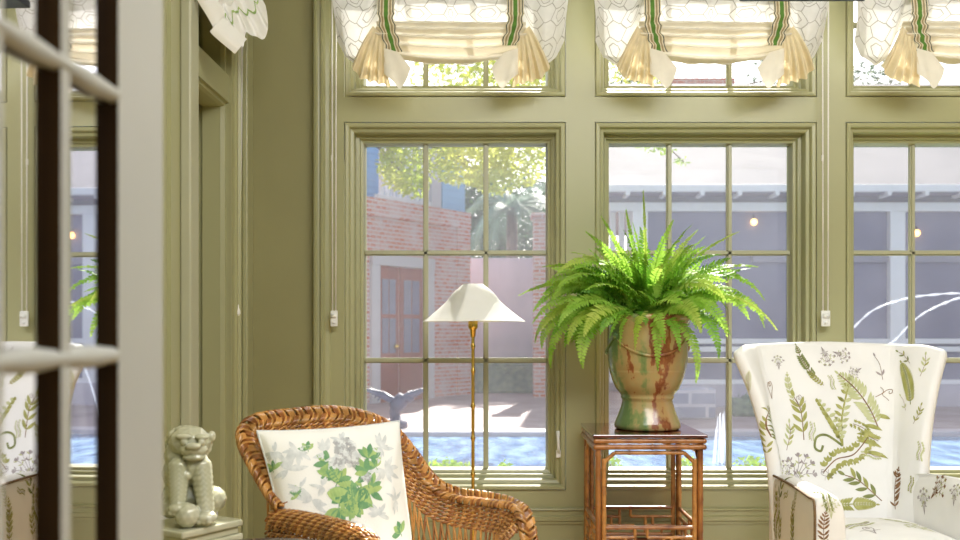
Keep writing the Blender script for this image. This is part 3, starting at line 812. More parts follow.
# ------------------------------------------------------------------ fern
FZ = gz(323) + .008
fern = empty('fern', (UX, UY, FZ), 'bushy bright green fern arching over the rim of the urn', 'plant')
def frond(az, L, e0, e1, mi, base, w0=.036, twist=0., curl=0., roll=0.):
    n = max(14, int(L / .0125)); ds = L / n
    p = Vector(base); pts, tans = [p.copy()], []
    side = Vector((-math.sin(az), math.cos(az), 0)); drift = R.uniform(-.6, .6)
    for i in range(n):
        t = i / n; e = lerp(e0, e1, t ** 1.25) - curl * max(0, t - .8) * 12
        a = az + drift * t
        d = Vector((math.cos(a) * math.cos(e), math.sin(a) * math.cos(e), math.sin(e)))
        tans.append(d); p = p + d * ds; pts.append(p.copy())
    tans.append(tans[-1])
    m = MB(); m.tube(pts, [lerp(.0022, .0008, i / n) for i in range(n + 1)], 4, 0)
    for i in range(2, n + 1):
        t = i / n
        w = w0 * min(1, (t + .06) / .22) ** .8 * (1 - max(0, (t - .35) / .65) ** 1.7) + .004
        T = tans[i]; S = (side - T * side.dot(T)); S.normalize()
        S = Matrix.Rotation(roll * (.4 + .6 * t), 3, T) @ S
        U = T.cross(S)
        for sg in (-1, 1):
            dirv = (S * sg * .95 + T * R.uniform(.18, .34) + U * R.uniform(-.2, .2)).normalized()
            b = pts[i] + T * (sg * .002); hw = ds * .50
            tip = b + dirv * w - U * w * R.uniform(.02, .22)
            m1 = b + dirv * w * .35 + U * w * .05; m2 = b + dirv * w * .72 + U * w * .02
            m.add([b - T*hw*.6, b + T*hw*.6, m1 + T*hw, m1 - T*hw, m2 + T*hw*.8, m2 - T*hw*.6, tip], [(0, 1, 2, 3), (3, 2, 4, 5), (5, 4, 6)], 0)
    return m, pts
specs = []
def ok_pts(pts):
    for p in pts:
        if p.y > 3.965 or p.z > 2.0: return False
        if p.x > .90 and p.z < 1.13 and p.y > 3.2: return False
        r = math.hypot(p.x - UX, p.y - UY)
        if p.z < gz(324) and r < 41.5 * k: return False
        if p.z < gz(316) - .01 and r < 43 * k: return False
    return True
def reach(t, b, sag, w0, roll, curl=0.):
    """a frond arching from its root b to the point t"""
    d = t - b; az = math.atan2(d.y, d.x); hz_ = max(1e-3, math.hypot(d.x, d.y)); el = math.atan2(d.z, hz_)
    e0 = min(math.radians(89), el + sag); e1 = el - sag * 1.25
    st = R.getstate(); L = d.length * 1.08
    m, pts = frond(az, L, e0, e1, 0, b, w0, roll=roll, curl=curl)
    k_ = d.length / max(.05, (pts[-1] - b).length)
    R.setstate(st); return frond(az, L * min(1.3, k_), e0, e1, 0, b, w0, roll=roll, curl=curl)
rest = {}
cnt = 0; tries = 0; NF = 80; NREST = 110
while cnt < NF + NREST and tries < 20000:
    tries += 1
    az = R.uniform(0, 2*PI); sn = R.uniform(-.85, 1); cs = math.sqrt(max(0, 1 - sn*sn)); sh_ = R.uniform(.82, 1.0) if cnt < NF else R.uniform(.45, .85)
    t = Vector((UX + -.0 + .48 * math.cos(az) * cs * sh_, UY + (.24 if math.sin(az) > 0 else .36) * math.sin(az) * cs * sh_, 1.19 + (.40 if sn > 0 else .33) * sn * sh_))
    br_ = R.uniform(.01, .12)
    b = Vector((UX + br_*math.cos(az), UY + br_*math.sin(az), FZ))
    sag = math.radians(R.uniform(18, 34) if sn > .45 else R.uniform(34, 58))
    m, pts = reach(t, b, sag, R.uniform(.034, .048), R.uniform(.25, 1.25) * (1 if math.cos(az) > 0 else -1))
    if not ok_pts(pts[3:]) or min(p.z for p in pts) < .90: continue
    mk = R.choice(['fern', 'fern', 'fern2', 'fern3' if R.random() < .4 else 'fern'])
    if cnt < NF: obj('frond', m, mk, fern, recalc=False)
    else:
        q = rest.setdefault('all', MB()); q.add(m.v, m.f, R.choice((0, 0, 1, 1)))
    cnt += 1
obj('inner_fronds', rest['all'], ['fern', 'fern2'], fern, kind='stuff', recalc=False)
def frond_to(px, py, Y, e0, mi, w0=.02, az=None, curl=0.):
    m, pts = reach(P(px, py, Y), Vector((UX, UY, FZ)), e0, w0, .6, curl); obj('frond', m, mi, fern, recalc=False)
for q in ((664, 372, 3.47, .95, 'fern', .026), (640, 352, 3.46, .9, 'fern3', .026), (697, 384, 3.50, .95, 'fern', .026), (612, 350, 3.50, .9, 'fern', .028), (680, 352, 3.48, .85, 'fern2', .028), (655, 345, 3.44, .8, 'fern', .03), (626, 340, 3.44, .8, 'fern2', .03),
          (588, 232, 3.66, .25, 'fern', .034), (672, 222, 3.72, .2, 'fern', .032), (704, 230, 3.70, .3, 'fern3', .03), (632, 224, 3.72, .12, 'fern', .034)):
    frond_to(*q)
frond_to(645, 192, 3.70, .03, 'fern3', .013); frond_to(622, 212, 3.66, .05, 'fern', .014); frond_to(600, 218, 3.7, .12, 'fern', .024)
frond_to(742, 236, 3.62, .35, 'fern3', .018); frond_to(757, 268, 3.55, .5, 'fern', .03)
frond_to(768, 332, 3.38, .75, 'fern3', .012); frond_to(527, 296, 3.55, .55, 'fern', .034); frond_to(545, 268, 3.6, .5, 'fern', .034)

# ------------------------------------------------------------------ printed motifs
def leaf(m, a, ang, L, w, mi, bend=0., n=7, seg=None):
    """pointed leaf strip from a along angle"""
    vs = []; x, y = a
    for i in range(n + 1):
        t = i / n; an = ang + bend * t
        ww = w * math.sin(PI * min(1, t * .98 + .01)) ** .8 if True else w
        vs.append((x - math.sin(an) * ww, y + math.cos(an) * ww)); vs.append((x + math.sin(an) * ww, y - math.cos(an) * ww))
        x += math.cos(an) * L / n; y += math.sin(an) * L / n
    m.append((vs, [(2*i, 2*i+1, 2*i+3, 2*i+2) for i in range(n)], mi)); return (x, y)
def stroke(m, pts, w, mi):
    pts = smooth_pts([(p[0], p[1], 0) for p in pts], 6); vs = []
    for i, p in enumerate(pts):
        t = pts[min(i+1, len(pts)-1)] - pts[max(i-1, 0)]; t.normalize()
        vs.append((p.x - t.y*w, p.y + t.x*w)); vs.append((p.x + t.y*w, p.y - t.x*w))
    m.append((vs, [(2*i, 2*i+1, 2*i+3, 2*i+2) for i in range(len(pts) - 1)], mi)); return pts
def disc(m, c, r, mi, n=9, sq=1.):
    ph = R.uniform(0, 6)
    vs = [(c[0], c[1])] + [(c[0] + r*(1 + .18*math.sin(3*i + ph))*math.cos(2*PI*i/n), c[1] + r*sq*(1 + .18*math.cos(2*i + ph))*math.sin(2*PI*i/n)) for i in range(n)]
    m.append((vs, [(0, 1 + i, 1 + (i+1) % n) for i in range(n)], mi))
def motif_fern(n=11, L=1., w=.20, bend=.3, leafmi=0, stemmi=0, thick=.028, fat=.034, lean=.95):
    m = []; pts = stroke(m, [(0, -L/2), (bend*.1, -L/6), (bend*.45, L/5), (bend, L/2)], .010, stemmi)
    for i in range(n):
        t = .14 + .84 * i / (n - 1); q = pts[min(len(pts) - 2, int(t * (len(pts) - 1)))]; q2 = pts[min(len(pts) - 1, int(t * (len(pts) - 1)) + 1)]
        an = math.atan2(q2.y - q.y, q2.x - q.x); ll = w * (math.sin(PI * (t * .86 + .10)) ** .75)
        for sg in (-1, 1): leaf(m, (q.x, q.y), an + sg * lean, ll, fat * (.6 + .4*math.sin(PI*t)), leafmi, -sg * .35, 5)
    leaf(m, (pts[-1].x, pts[-1].y), math.atan2(pts[-1].y - pts[-2].y, pts[-1].x - pts[-2].x), .09, .02, leafmi)
    return m
def motif_wave():        # broad fern of drooping wavy leaves
    m = []; pts = stroke(m, [(.32, -.5), (.05, -.25), (-.08, .05), (.15, .5)], .012, 3)
    for i in range(9):
        t = .05 + .9 * i / 8; q = pts[min(len(pts) - 1, int(t * (len(pts) - 1)))]
        l = .34 * math.sin(PI * (t * .8 + .14))
        leaf(m, (q.x, q.y), 2.75, l, .030, 0, .7, 6); leaf(m, (q.x, q.y), .35, l, .030, 2, -.7, 6)
    return m
def motif_sprig(mi=2, n=4):
    m = []; pts = stroke(m, [(-.1, -.5), (0, -.1), (.05, .2), (0, .5)], .010, 3)
    for i in range(n):
        t = .2 + .75 * i / n; q = pts[int(t * (len(pts) - 1))]
        leaf(m, (q.x, q.y), PI/2 + .75, .30, .045, mi, -.3, 6); leaf(m, (q.x, q.y), PI/2 - .8, .28, .045, 0 if i % 2 else mi, .3, 6)
    leaf(m, (pts[-1].x, pts[-1].y), PI/2, .2, .04, mi)
    return m
def motif_curl(mi=3):
    m = []
    for s, o in ((1, 0), (-1, .04)):
        stroke(m, [(0, -.5), (.06*s, -.2), (.16*s, .12), (.10*s, .36 - o), (-.04*s, .30 - o), (-.02*s, .14), (.07*s, .18)], .015, mi)
    stroke(m, [(-.38, -.12), (-.2, -.05), (0, -.16), (.2, -.05), (.34, .0)], .012, mi)
    return m
def motif_fine(mi=4, blobs=True):
    m = []
    for k in range(5):
        a = PI/2 + (k - 2) * .45; e = (math.cos(a)*.5, -.4 + math.sin(a)*.8)
        pts = stroke(m, [(0, -.5), (e[0]*.35, e[1]*.5 - .1), e], .008, mi)
        for q in pts[4::3]:
            for sg in (-1, 1): leaf(m, (q.x, q.y), a + sg * .9, .12, .022, mi if R.random() < .6 else 1, 0, 3)
        if blobs: disc(m, e, .045, mi)
    return m
def motif_leaves(mi=0):   # ivy like trail of small lobes
    m = []; pts = stroke(m, [(-.5, -.2), (-.2, -.02), (.15, 0), (.5, .25)], .010, 3)
    for i in range(1, len(pts), 2):
        q = pts[i]
        for sg in (-1, 1):
            an = sg * 1.2 + .2; c = (q.x + .11*math.cos(an), q.y + .11*math.sin(an)); 
            for dd in (-.7, 0, .7): leaf(m, (c[0] - .03*math.cos(an), c[1] - .03*math.sin(an)), an + dd, .12, .03, mi, 0, 3)
    return m
def motif_double():
    m = []
    for sx, l, o in ((0, 1., .12), (-.16, .62, -.20)):
        pts = stroke(m, [(.02, -.5), (sx*.6, -.5 + l*.4), (sx + o, -.5 + l*.98)], .012, 0)
        for i in range(13):
            t = .25 + .74 * i / 12; q = pts[min(len(pts)-1, int(t * (len(pts) - 1)))]; w = .115 * math.sin(PI * (.12 + .86 * (t - .25) / .76)) + .012
            for sg in (-1, 1): leaf(m, (q.x, q.y), PI/2 + sg * 1.0, w, .026, 0 if sg > 0 else 1, 0, 3)
    stroke(m, [(.02, -.5), (-.2, -.38), (-.34, -.42), (-.36, -.56), (-.28, -.6), (-.25, -.52)], .016, 2)
    return m
class Printer:
    """lays flat motifs onto finished upholstery surfaces, following their shape"""
    def __init__(s): s.parts = []
    def addpart(s, mb):
        s.parts.append((mb, BVHTree.FromPolygons([v[:] for v in mb.v], mb.f))); return mb
    def near(s, o, d, dist):
        best = None
        for mb, t in s.parts:
            h = t.ray_cast(o, d, dist)
            if h[0] is not None and (best is None or h[3] < best[0]): best = (h[3], h[0], h[1], mb)
        return best
    def stamp(s, hit, motif, size, rot, mirror=False, matoff=1, only=None):
        _, p, n, mb0 = hit
        if n.dot(CAM - p) < 0: n = -n
        up = Vector((0, 0, 1)); up = up - n * up.dot(n)
        if up.length < .2: up = Vector((0, 1, 0)) - n * n.y
        up.normalize(); rt = up.cross(n); c, sn = math.cos(rot), math.sin(rot)
        for vs, fs, mi in motif:
            out = []; good = True
            for x, y in vs:
                if mirror: x = -x
                X, Yv = (x*c - y*sn) * size, (x*sn + y*c) * size
                q = p + rt * X + up * Yv
                h = s.near(q + n * .07, -n, .16)
                if h is None or (h[3] is not mb0): good = False; break
                nn = h[2]
                if nn.dot(n) < 0: nn = -nn
                out.append(h[1] + nn * .0013)
            if good: mb0.pend.append((out, fs, mi + matoff))
    def at(s, px, py, motif, size, rot=0., mirror=False):
        d = (P(px, py, 1.) - CAM).normalized()
        h = s.near(CAM, d, 9)
        if h: s.stamp(h, motif, size, math.radians(rot), mirror)
    def at3(s, o, d, motif, size, rot=0.):
        h = s.near(Vector(o), Vector(d).normalized(), 3)
        if h:
            _, p, n, mb = h
            s.stamp(h, motif, size, math.radians(rot))
    def flush(s):
        for mb, _ in s.parts:
            for out, fs, mi in mb.pend: mb.add(out, fs, mi, False)

def evaluated(mb, levels=2, world=None, thick=None):
    """subdivide a cage and return it as a builder"""
    me = bpy.data.meshes.new('cage'); me.from_pydata([v[:] for v in mb.v], [], mb.f)
    bm = bmesh.new(); bm.from_mesh(me); bmesh.ops.remove_doubles(bm, verts=bm.verts, dist=1e-5); bmesh.ops.recalc_face_normals(bm, faces=bm.faces); bm.to_mesh(me); bm.free()
    o = bpy.data.objects.new('cage', me); COL.objects.link(o)
    md = o.modifiers.new('s', 'SUBSURF'); md.levels = levels; md.render_levels = levels
    dg = bpy.context.evaluated_depsgraph_get(); ev = o.evaluated_get(dg); m2 = ev.to_mesh()
    r = MB(); W = world or Matrix.Identity(4)
    r.add([W @ v.co for v in m2.vertices], [tuple(p.vertices) for p in m2.polygons])
    ev.to_mesh_clear(); bpy.data.objects.remove(o); bpy.data.meshes.remove(me)
    r.pend = []
    return r

# ------------------------------------------------------------------ wing chair
WCX, WCY, WROT = 1.308, 3.30, math.radians(3)
WM = Matrix.Translation((WCX, WCY, 0)) @ Matrix.Rotation(WROT, 4, 'Z')
wch = empty('wing_armchair', (WCX, WCY, 0), 'white wing chair printed with olive ferns and piped in brown', 'armchair')
TK = .05
def wing_in(u, t):
    """inner face of back and wings; u -1..1, t 0..1 upward"""
    b = .185 + .075 * t; yb = .24 + .12 * t - .02 * math.sin(PI * t)
    a = abs(u); s = 1 if u >= 0 else -1
    wf = .232 + .105 * (max(0, t - .3) / .7) ** 1.7
    yw = .09 + .09 * t
    if a <= .5:
        q = a / .5
        return Vector((s * b * q, yb - .018 * q * q + .02 * (1 - q*q) * (-.6), 0))
    q = (a - .5) / .5
    x = lerp(b, wf, q ** 1.2) +   .014 * q ** 4 * (.4 + .6 * t); y = lerp(yb - .018, yw, q)
    return Vector((s * x, y, 0))
ts = [0, .2, .4, .6, .8, .93, 1.0]
us = [-1, -.88, -.72, -.52, -.3, 0, .3, .52, .72, .88, 1]
zs = lambda u, t: lerp(.40, 1.075, t) + (.012 * (1 - min(1, abs(u) / .5)) if t > .9 else 0) - (.016 if abs(u) > .93 and t > .9 else 0)
cage = MB(); rows = []
def ring(t, grow=0., dz=0.):
    inn = [wing_in(u, t) for u in us]; out = []
    for i, p in enumerate(inn):
        tt = inn[min(i+1, len(inn)-1)] - inn[max(i-1, 0)]; nn = Vector((tt.y, -tt.x, 0)).normalized() * -1     # outwards
        if nn.y < 0 and abs(us[i]) < .5: nn = -nn
        if abs(us[i]) >= .5 and nn.x * us[i] < 0: nn = -nn
        out.append((p, nn))
    pts = [p + n * (grow) for p, n in out]
    e = out[-1]; f = (inn[-1] - inn[-2]).normalized()
    endR = [inn[-1] + f * (.022 - grow) + out[-1][1] * grow, inn[-1] + f * (.030 - grow) + out[-1][1] * TK * .5, inn[-1] + f * (.022 - grow) + out[-1][1] * (TK - grow)]
    f2 = (inn[0] - inn[1]).normalized()
    endL = [inn[0] + f2 * (.022 - grow) + out[0][1] * (TK - grow), inn[0] + f2 * (.030 - grow) + out[0][1] * TK * .5, inn[0] + f2 * (.022 - grow) + out[0][1] * grow]
    pts += endR + [p + n * (TK - grow) for p, n in reversed(out)] + endL
    uu = us + [1, 1, 1] + us[::-1] + [-1, -1, -1]
    return [Vector((p.x, p.y, zs(u, t) + dz)) for p, u in zip(pts, uu)]
for t in ts: rows.append(ring(t))
rows.append(ring(1.0, .006, .014)); rows.append(ring(1.0, .018, .022))
nr = len(rows[0])
cage.add([p for r in rows for p in r], [(i*nr + j, i*nr + (j+1) % nr, (i+1)*nr + (j+1) % nr, (i+1)*nr + j) for i in range(len(rows) - 1) for j in range(nr)])
# close the top between inner and outer runs
L_ = (len(rows) - 1) * nr; n_u = len(us)
top = rows[-1]
qf = []
for i in range(n_u - 1):
    qf.append((i, i + 1, (n_u + 3) + (n_u - 2 - i), (n_u + 3) + (n_u - 1 - i)))
qf.append((n_u - 1, n_u, n_u + 2, n_u + 3)); qf.append((n_u, n_u + 1, n_u + 2))
a = 2*n_u + 3
qf.append((0, a - 1, a, a + 2)); qf.append((a, a + 1, a + 2))
cage.add(top, qf)
full = evaluated(cage, 2)
def split(mb, test):
    r = MB(); idx = {}
    for f in mb.f:
        c = sum((mb.v[i] for i in f), Vector()) / len(f)
        if not test(c): continue
        for i in f:
            if i not in idx: idx[i] = len(r.v); r.v.append(WM @ mb.v[i])
        r.f.append(tuple(idx[i] for i in f)); r.m.append(0); r.sm.append(True)
    r.pend = []; return r
bx = lambda c: .185 + .075 * max(0, (c.z - .40) / .675) - .006
PRN = Printer()
p_back = PRN.addpart(split(full, lambda c: abs(c.x) <= bx(c)))
p_wl = PRN.addpart(split(full, lambda c: c.x < -bx(c)))
p_wr = PRN.addpart(split(full, lambda c: c.x > bx(c)))
# arms: rolled tops swept from the wing to the front
def arm(s):
    sec = [(.232, .30), (.232, .46), (.233, .56), (.238, .615), (.256, .642), (.285, .650), (.312, .648), (.328, .634), (.332, .60), (.332, .55), (.332, .42), (.332, .30)]
    c = MB(); ys = [.16, .03, -.10, -.24, -.36, -.385, -.395]
    n = len(sec)
    for k_, y in enumerate(ys):
        sc = 1 if k_ < 5 else (.985 if k_ == 5 else .90)
        dz = .008 * math.sin(PI * k_ / 6)
        for x, z in sec:
            x2 = .285 + (x - .285) * sc - (.055 * max(0, (y + .36) / .52) if x > .28 else 0); z2 = .5 + (z - .5) * (sc if z > .5 else 1)
            c.v.append(Vector((s * x2, y, z2 + (dz if z > .5 else 0) - (.02 if k_ == 0 and z > .5 else 0))))
    for k_ in range(len(ys) - 1):
        for j in range(n): c.f.append((k_*n + j, k_*n + (j+1) % n, (k_+1)*n + (j+1) % n, (k_+1)*n + j))
    b0_ = (len(ys) - 1) * n
    c.f += [(b0_ + 0, b0_ + 1, b0_ + 10, b0_ + 11), (b0_ + 1, b0_ + 2, b0_ + 9, b0_ + 10), (b0_ + 2, b0_ + 3, b0_ + 8, b0_ + 9), (b0_ + 3, b0_ + 4, b0_ + 7, b0_ + 8), (b0_ + 4, b0_ + 5, b0_ + 6, b0_ + 7)]
    c.m = [0] * len(c.f); c.sm = [True] * len(c.f)
    return evaluated(c, 2, WM)
p_al, p_ar = PRN.addpart(arm(-1)), PRN.addpart(arm(1))
# seat cushion
c = MB()
def cush(u, v):  # closed rounded slab cage
    pass
bm = bmesh.new(); bmesh.ops.create_cube(bm, size=1); bmesh.ops.subdivide_edges(bm, edges=bm.edges[:], cuts=3, use_grid_fill=True)
for v in bm.verts:
    x, y, z = v.co * 2
    dome = (1 - x*x) * (1 - y*y)
    v.co = Vector((x * .226, -.115 + y * .29, .415 + z * .06 + (.028 * dome if z > 0 else 0)))
c.addbm(bm); p_seat = PRN.addpart(evaluated(c, 2, WM))
# base rail
c = MB(); c.bbox((-.28, -.385, .17), (.28, .28, .345), .012); p_base = MB(); p_base.add([WM @ v for v in c.v], c.f, 0, False); p_base.pend = []; PRN.addpart(p_base)

# the print, placed where the cloth shows it
mf = motif_fern
PRN.at(803, 366, mf(14, 1, .17, .35, 2, 3, fat=.028), .13, 48); PRN.at(815, 379, mf(9, 1, .2, .1, 0, 3, fat=.05), .08, 52)
PRN.at(826, 357, motif_fine(4), .085, 200); PRN.at(842, 355, motif_fine(4), .075, 250)
PRN.at(868, 398, mf(15, 1, .24, -.35, 1, 3, fat=.032, lean=1.0), .225, 14)
PRN.at(842, 409, motif_double(), .275, -6)
PRN.at(886, 394, motif_curl(3), .08, -70); PRN.at(905, 357, motif_sprig(2, 2), .07, 60)
PRN.at(910, 383, mf(16, 1, .20, -.2, 0, 2, fat=.030, lean=1.0), .165, 14); PRN.at(904, 403, motif_sprig(1, 1), .06, 40)
PRN.at(886, 440, motif_wave(), .27, -6)
PRN.at(832, 383, motif_leaves(1), .05, 80); PRN.at(866, 432, motif_leaves(0), .10, 120); PRN.at(846, 456, motif_leaves(0), .20, 12)
PRN.at(864, 486, motif_sprig(2, 4), .16, 60); PRN.at(893, 490, mf(10, 1, .26, .25, 3, 3, fat=.035), .14, 14)
PRN.at(890, 478, motif_curl(3), .09, 40); PRN.at(852, 503, mf(15, 1, .2, .1, 0, 0, fat=.028), .17, -82)
PRN.at(800, 402, motif_curl(4), .07, 10); PRN.at(770, 389, motif_curl(3), .075, 0)
PRN.at(769, 417, motif_wave(), .12, -40); PRN.at(789, 437, motif_sprig(1, 4), .10, -6); PRN.at(801, 418, motif_sprig(0, 4), .16, 14)
PRN.at(800, 470, motif_fine(4), .15, -30); PRN.at(786, 470, motif_fine(4), .09, 20)
PRN.at(880, 368, motif_sprig(4, 1), .09, 20); PRN.at(831, 507, motif_fine(1, False), .07, 0)
PRN.at(911, 485, motif_leaves(0), .05, 60); PRN.at(924, 500, motif_fine(4), .10, 10); PRN.at(938, 488, motif_fine(3), .11, -40); PRN.at(955, 494, motif_fine(4), .08, 0)
PRN.at(826, 496, motif_leaves(2), .07, 80); PRN.at(822, 530, motif_fern(8, 1, .25, .2, 3, 3), .10, 10); PRN.at(795, 500, mf(8, 1, .24, .1, 1, 3), .085, -8)
PRN.at(786, 495, motif_leaves(0), .05, 0); PRN.at(776, 500, motif_sprig(0, 3), .08, 6); PRN.at(793, 528, motif_sprig(1, 4), .09, 4); PRN.at(780, 530, motif_sprig(0, 4), .1, 0)
PRN.at(748, 382, mf(8, 1, .22, .1, 1, 3), .07, 6); PRN.at(755, 420, motif_sprig(0, 3), .07, 10); PRN.at(765, 460, motif_leaves(0), .06, 70)
PRN.at(870, 530, motif_curl(4), .1, 0); PRN.at(920, 528, motif_fine(1), .12, 30)
# outer flanks of the chair, seen from the side and in the mirror
for (y, z, mo, s_, r_) in ((3.30, .95, motif_curl(3), .10, 0), (3.22, .80, motif_wave(), .15, 20), (3.38, .78, mf(9, 1, .22, .2, 0, 3), .16, 10), (3.24, .62, motif_sprig(2, 4), .14, -10), (3.1, .5, mf(9, 1, .2, .1, 0, 3), .16, 5), (3.3, .50, motif_leaves(0), .14, 50), (3.45, .62, motif_sprig(0, 4), .16, 0)):
    PRN.at3((.3, y, z), (1, .05, 0), mo, s_, r_)
PRN.at(778, 362, motif_fine(4), .06, 0); PRN.at(924, 366, motif_sprig(1, 3), .08, 0); PRN.at(918, 415, motif_sprig(0, 3), .07, -10); PRN.at(920, 452, motif_leaves(1), .06, 70)
PRN.at(788, 388, mf(12, 1, .2, .2, 1, 0, fat=.03), .10, 20); PRN.at(812, 432, motif_leaves(1), .06, 60); PRN.at(855, 372, motif_fine(5, False), .06, 120); PRN.at(872, 455, motif_leaves(1), .07, 150); PRN.at(826, 474, motif_curl(4), .06, 60)
PRN.at(858, 525, motif_leaves(1), .12, 10); PRN.at(900, 522, mf(12, 1, .2, .2, 1, 3, fat=.03), .14, 60)
PRN.flush()
UM = ['uph', 'up_g', 'up_l', 'up_d', 'up_b', 'up_m']
for nm, q in (('backrest', p_back), ('wing', p_wl), ('wing', p_wr), ('arm', p_al), ('arm', p_ar), ('seat_cushion', p_seat), ('base', p_base)):
    obj(nm, q, UM, wch, recalc=False)
# piping along the wing edges and the arm fronts
def wpt(p): return WM @ Vector(p)
for s_ in (-1, 1):
    pts = []
    for i in range(19):
        t = lerp(.34, .985, i / 18); q0, q1 = wing_in(s_, t), wing_in(s_ * .88, t); f = (q0 - q1).normalized()
        n_ = Vector((f.y, -f.x, 0)); n_ = n_ if n_.x * s_ > 0 else -n_
        q = q0 + f * .0185 + n_ * (TK * .78); pts.append(wpt((q.x, q.y, zs(s_, t))))
    obj('piping', MB().tube(pts, .0042, 8), 'piping', wch)
    top = [wpt((s_ * (.3285 - .055 * max(0, (y + .36) / .52)), y, .6335 + .006 * math.sin(PI * (.16 - y) / .55))) for y in (.14, .06, -.04, -.14, -.24, -.33, -.372)]
    front = [wpt((s_ * .331, -.388, .60)), wpt((s_ * .332, -.391, .52)), wpt((s_ * .332, -.391, .40)), wpt((s_ * .332, -.391, .31))]
    obj('piping', MB().tube(smooth_pts(top + front, 6), .0042, 8), 'piping', wch)
for s_ in (-1, 1):
    obj('leg', MB().tube([wpt((s_*.27, -.34, .18)), wpt((s_*.27, -.345, .06)), wpt((s_*.27, -.345, 0))], [.026, .018, .016], 12), 'wood', wch)
    obj('leg', MB().tube([wpt((s_*.27, .25, .18)), wpt((s_*.27, .29, 0))], [.024, .018], 12), 'wood', wch)

# ------------------------------------------------------------------ wicker armchair
wk_c = Vector((-.38, 2.62, 0))
wk = empty('wicker_armchair', wk_c, 'honey brown wicker armchair with a thick braided rim', 'armchair')
rim_px = [(284, 506, 2.53), (272, 490, 2.57), (258, 466, 2.61), (248, 447, 2.64), (246, 432, 2.67), (258, 422, 2.70), (290, 417, 2.76), (330, 414, 2.83), (365, 419, 2.90), (390, 431, 2.95), (409, 452, 2.99), (424, 473, 3.01), (438, 487, 3.01), (458, 495, 2.98), (486, 499, 2.90), (508, 503, 2.82), (521, 510, 2.74), (527, 526, 2.70), (529, 548, 2.69), (528, 600, 2.69)]
rim = resample(smooth_pts([P(*q) for q in rim_px], 10), .006)
def frames(path, ref):
    out = []
    for i, p in enumerate(path):
        t = (path[min(i+1, len(path)-1)] - path[max(i-1, 0)]).normalized()
        r = ref(i, p) if callable(ref) else ref
        b = (r - t * r.dot(t)).normalized(); out.append((p, t, b, t.cross(b)))
    return out
def braid(m, path, ref, w=.024, h=.010, pitch=.085, reeds=4, rr=.0043, step=.006):
    fr = frames(path, ref); n = len(fr)
    for sidx in range(3):
        for q in range(reeds):
            pts = []
            for i in range(n):
                ph = 2*PI * (i * step / pitch) + sidx * 2*PI/3 + (q - (reeds-1)/2) * .34
                p, t, b, nn = fr[i]
                pts.append(p + b * (w * math.sin(ph)) + nn * (h * math.sin(2 * ph)))
            m.tube(pts, rr, 5, 0 if R.random() < .6 else 1)
toward = Vector((.35, -.75, .45)).normalized()
bd = MB()
def refv(i, p):           # braid lies flat towards the sitter: its width runs across the rim
    return Vector((.30, -.52, .18))
def ref_out(i, p):
    t = (rim[min(i+1, len(rim)-1)] - rim[max(i-1, 0)]).normalized()
    return t.cross(toward)
braid(bd, rim, ref_out)
obj('braided_rim', bd, ['wick', 'wickd'], wk)
def twined(m, path, a=.0036, rr=.0036, pitch=.034, step=.006, ph0=0.):
    fr = frames(path, Vector((0, 0, 1)) if abs((path[1]-path[0]).normalized().z) < .9 else Vector((1, 0, 0)))
    for k_ in (0, PI):
        pts = []
        for i, (p, t, b, nn) in enumerate(fr):
            ph = 2*PI * i * step / pitch + k_ + ph0
            pts.append(p + b * a * math.sin(ph) + nn * a * 1.15 * math.cos(ph))
        m.tube(pts, rr, 5, 0 if k_ else 1)
# where is the sitter: rim normal pointing inward
ctr = Vector((-.36, 2.62, .5))
def inward(p):
    v = Vector((ctr.x - p.x, ctr.y - p.y, 0)); return v.normalized()
def drop(p, d, lean=.16):
    """point d below the rim on the woven wall, drawn inward a little"""
    return p + Vector((0, 0, -d)) + inward(p) * (lean * d)
def perp_rows(path, n, d0, dd, m, i0=0, i1=None, lean=.10):
    sub = path[i0:i1]
    for j in range(n):
        d = d0 + dd * j
        q = resample([offs(i + i0, d, lean) for i in range(len(sub))], .006)
        twined(m, q, ph0=j * 1.3)
ZSEAT = .36
def offs(i, d, lean=.10):
    """offset from the rim within the woven wall: towards the chair's inside along the wall"""
    p = rim[i]; t = (rim[min(i+1, len(rim)-1)] - rim[max(i-1, 0)]).normalized()
    b = t.cross(toward); 
    ctr3 = P(345, 490, 2.8)
    if b.dot(ctr3 - p) < 0: b = -b
    b = (b * .55 + Vector((0, 0, -1)) * .45).normalized() if b.z > -.6 else b
    return p + b * d
nrim = len(rim)
i_end = max(i for i, p in enumerate(rim) if p.z > .60)
wv = MB(); perp_rows(rim, 6, .030, .0125, wv, 12, i_end)
obj('woven_panel', wv, ['wick', 'wickd'], wk)
sp_ = MB()
for i in range(14, i_end, 4):
    a = offs(i, .02); b = offs(i, .095); zt2 = b.z
    c_ = Vector((b.x, b.y, ZSEAT - .02)); c_ += inward(b) * .02
    pts = [a, b] + [b.lerp(c_, t) + Vector((.004 * math.sin(t * 6 + i), 0, 0)) for t in (.3, .6, 1)]
    sp_.tube(pts, .0038, 6, R.choice((0, 0, 1)))
    j = min(i_end - 1, i + 10)
    c2 = offs(j, .095); c2 = Vector((c2.x, c2.y, ZSEAT)) + inward(c2) * .02
    if i < i_end - 46: sp_.tube([a, b.lerp(c2, .02), b.lerp(c2, .5), c2], .0034, 6, 0)
obj('stakes', sp_, ['wick', 'wickd'], wk)
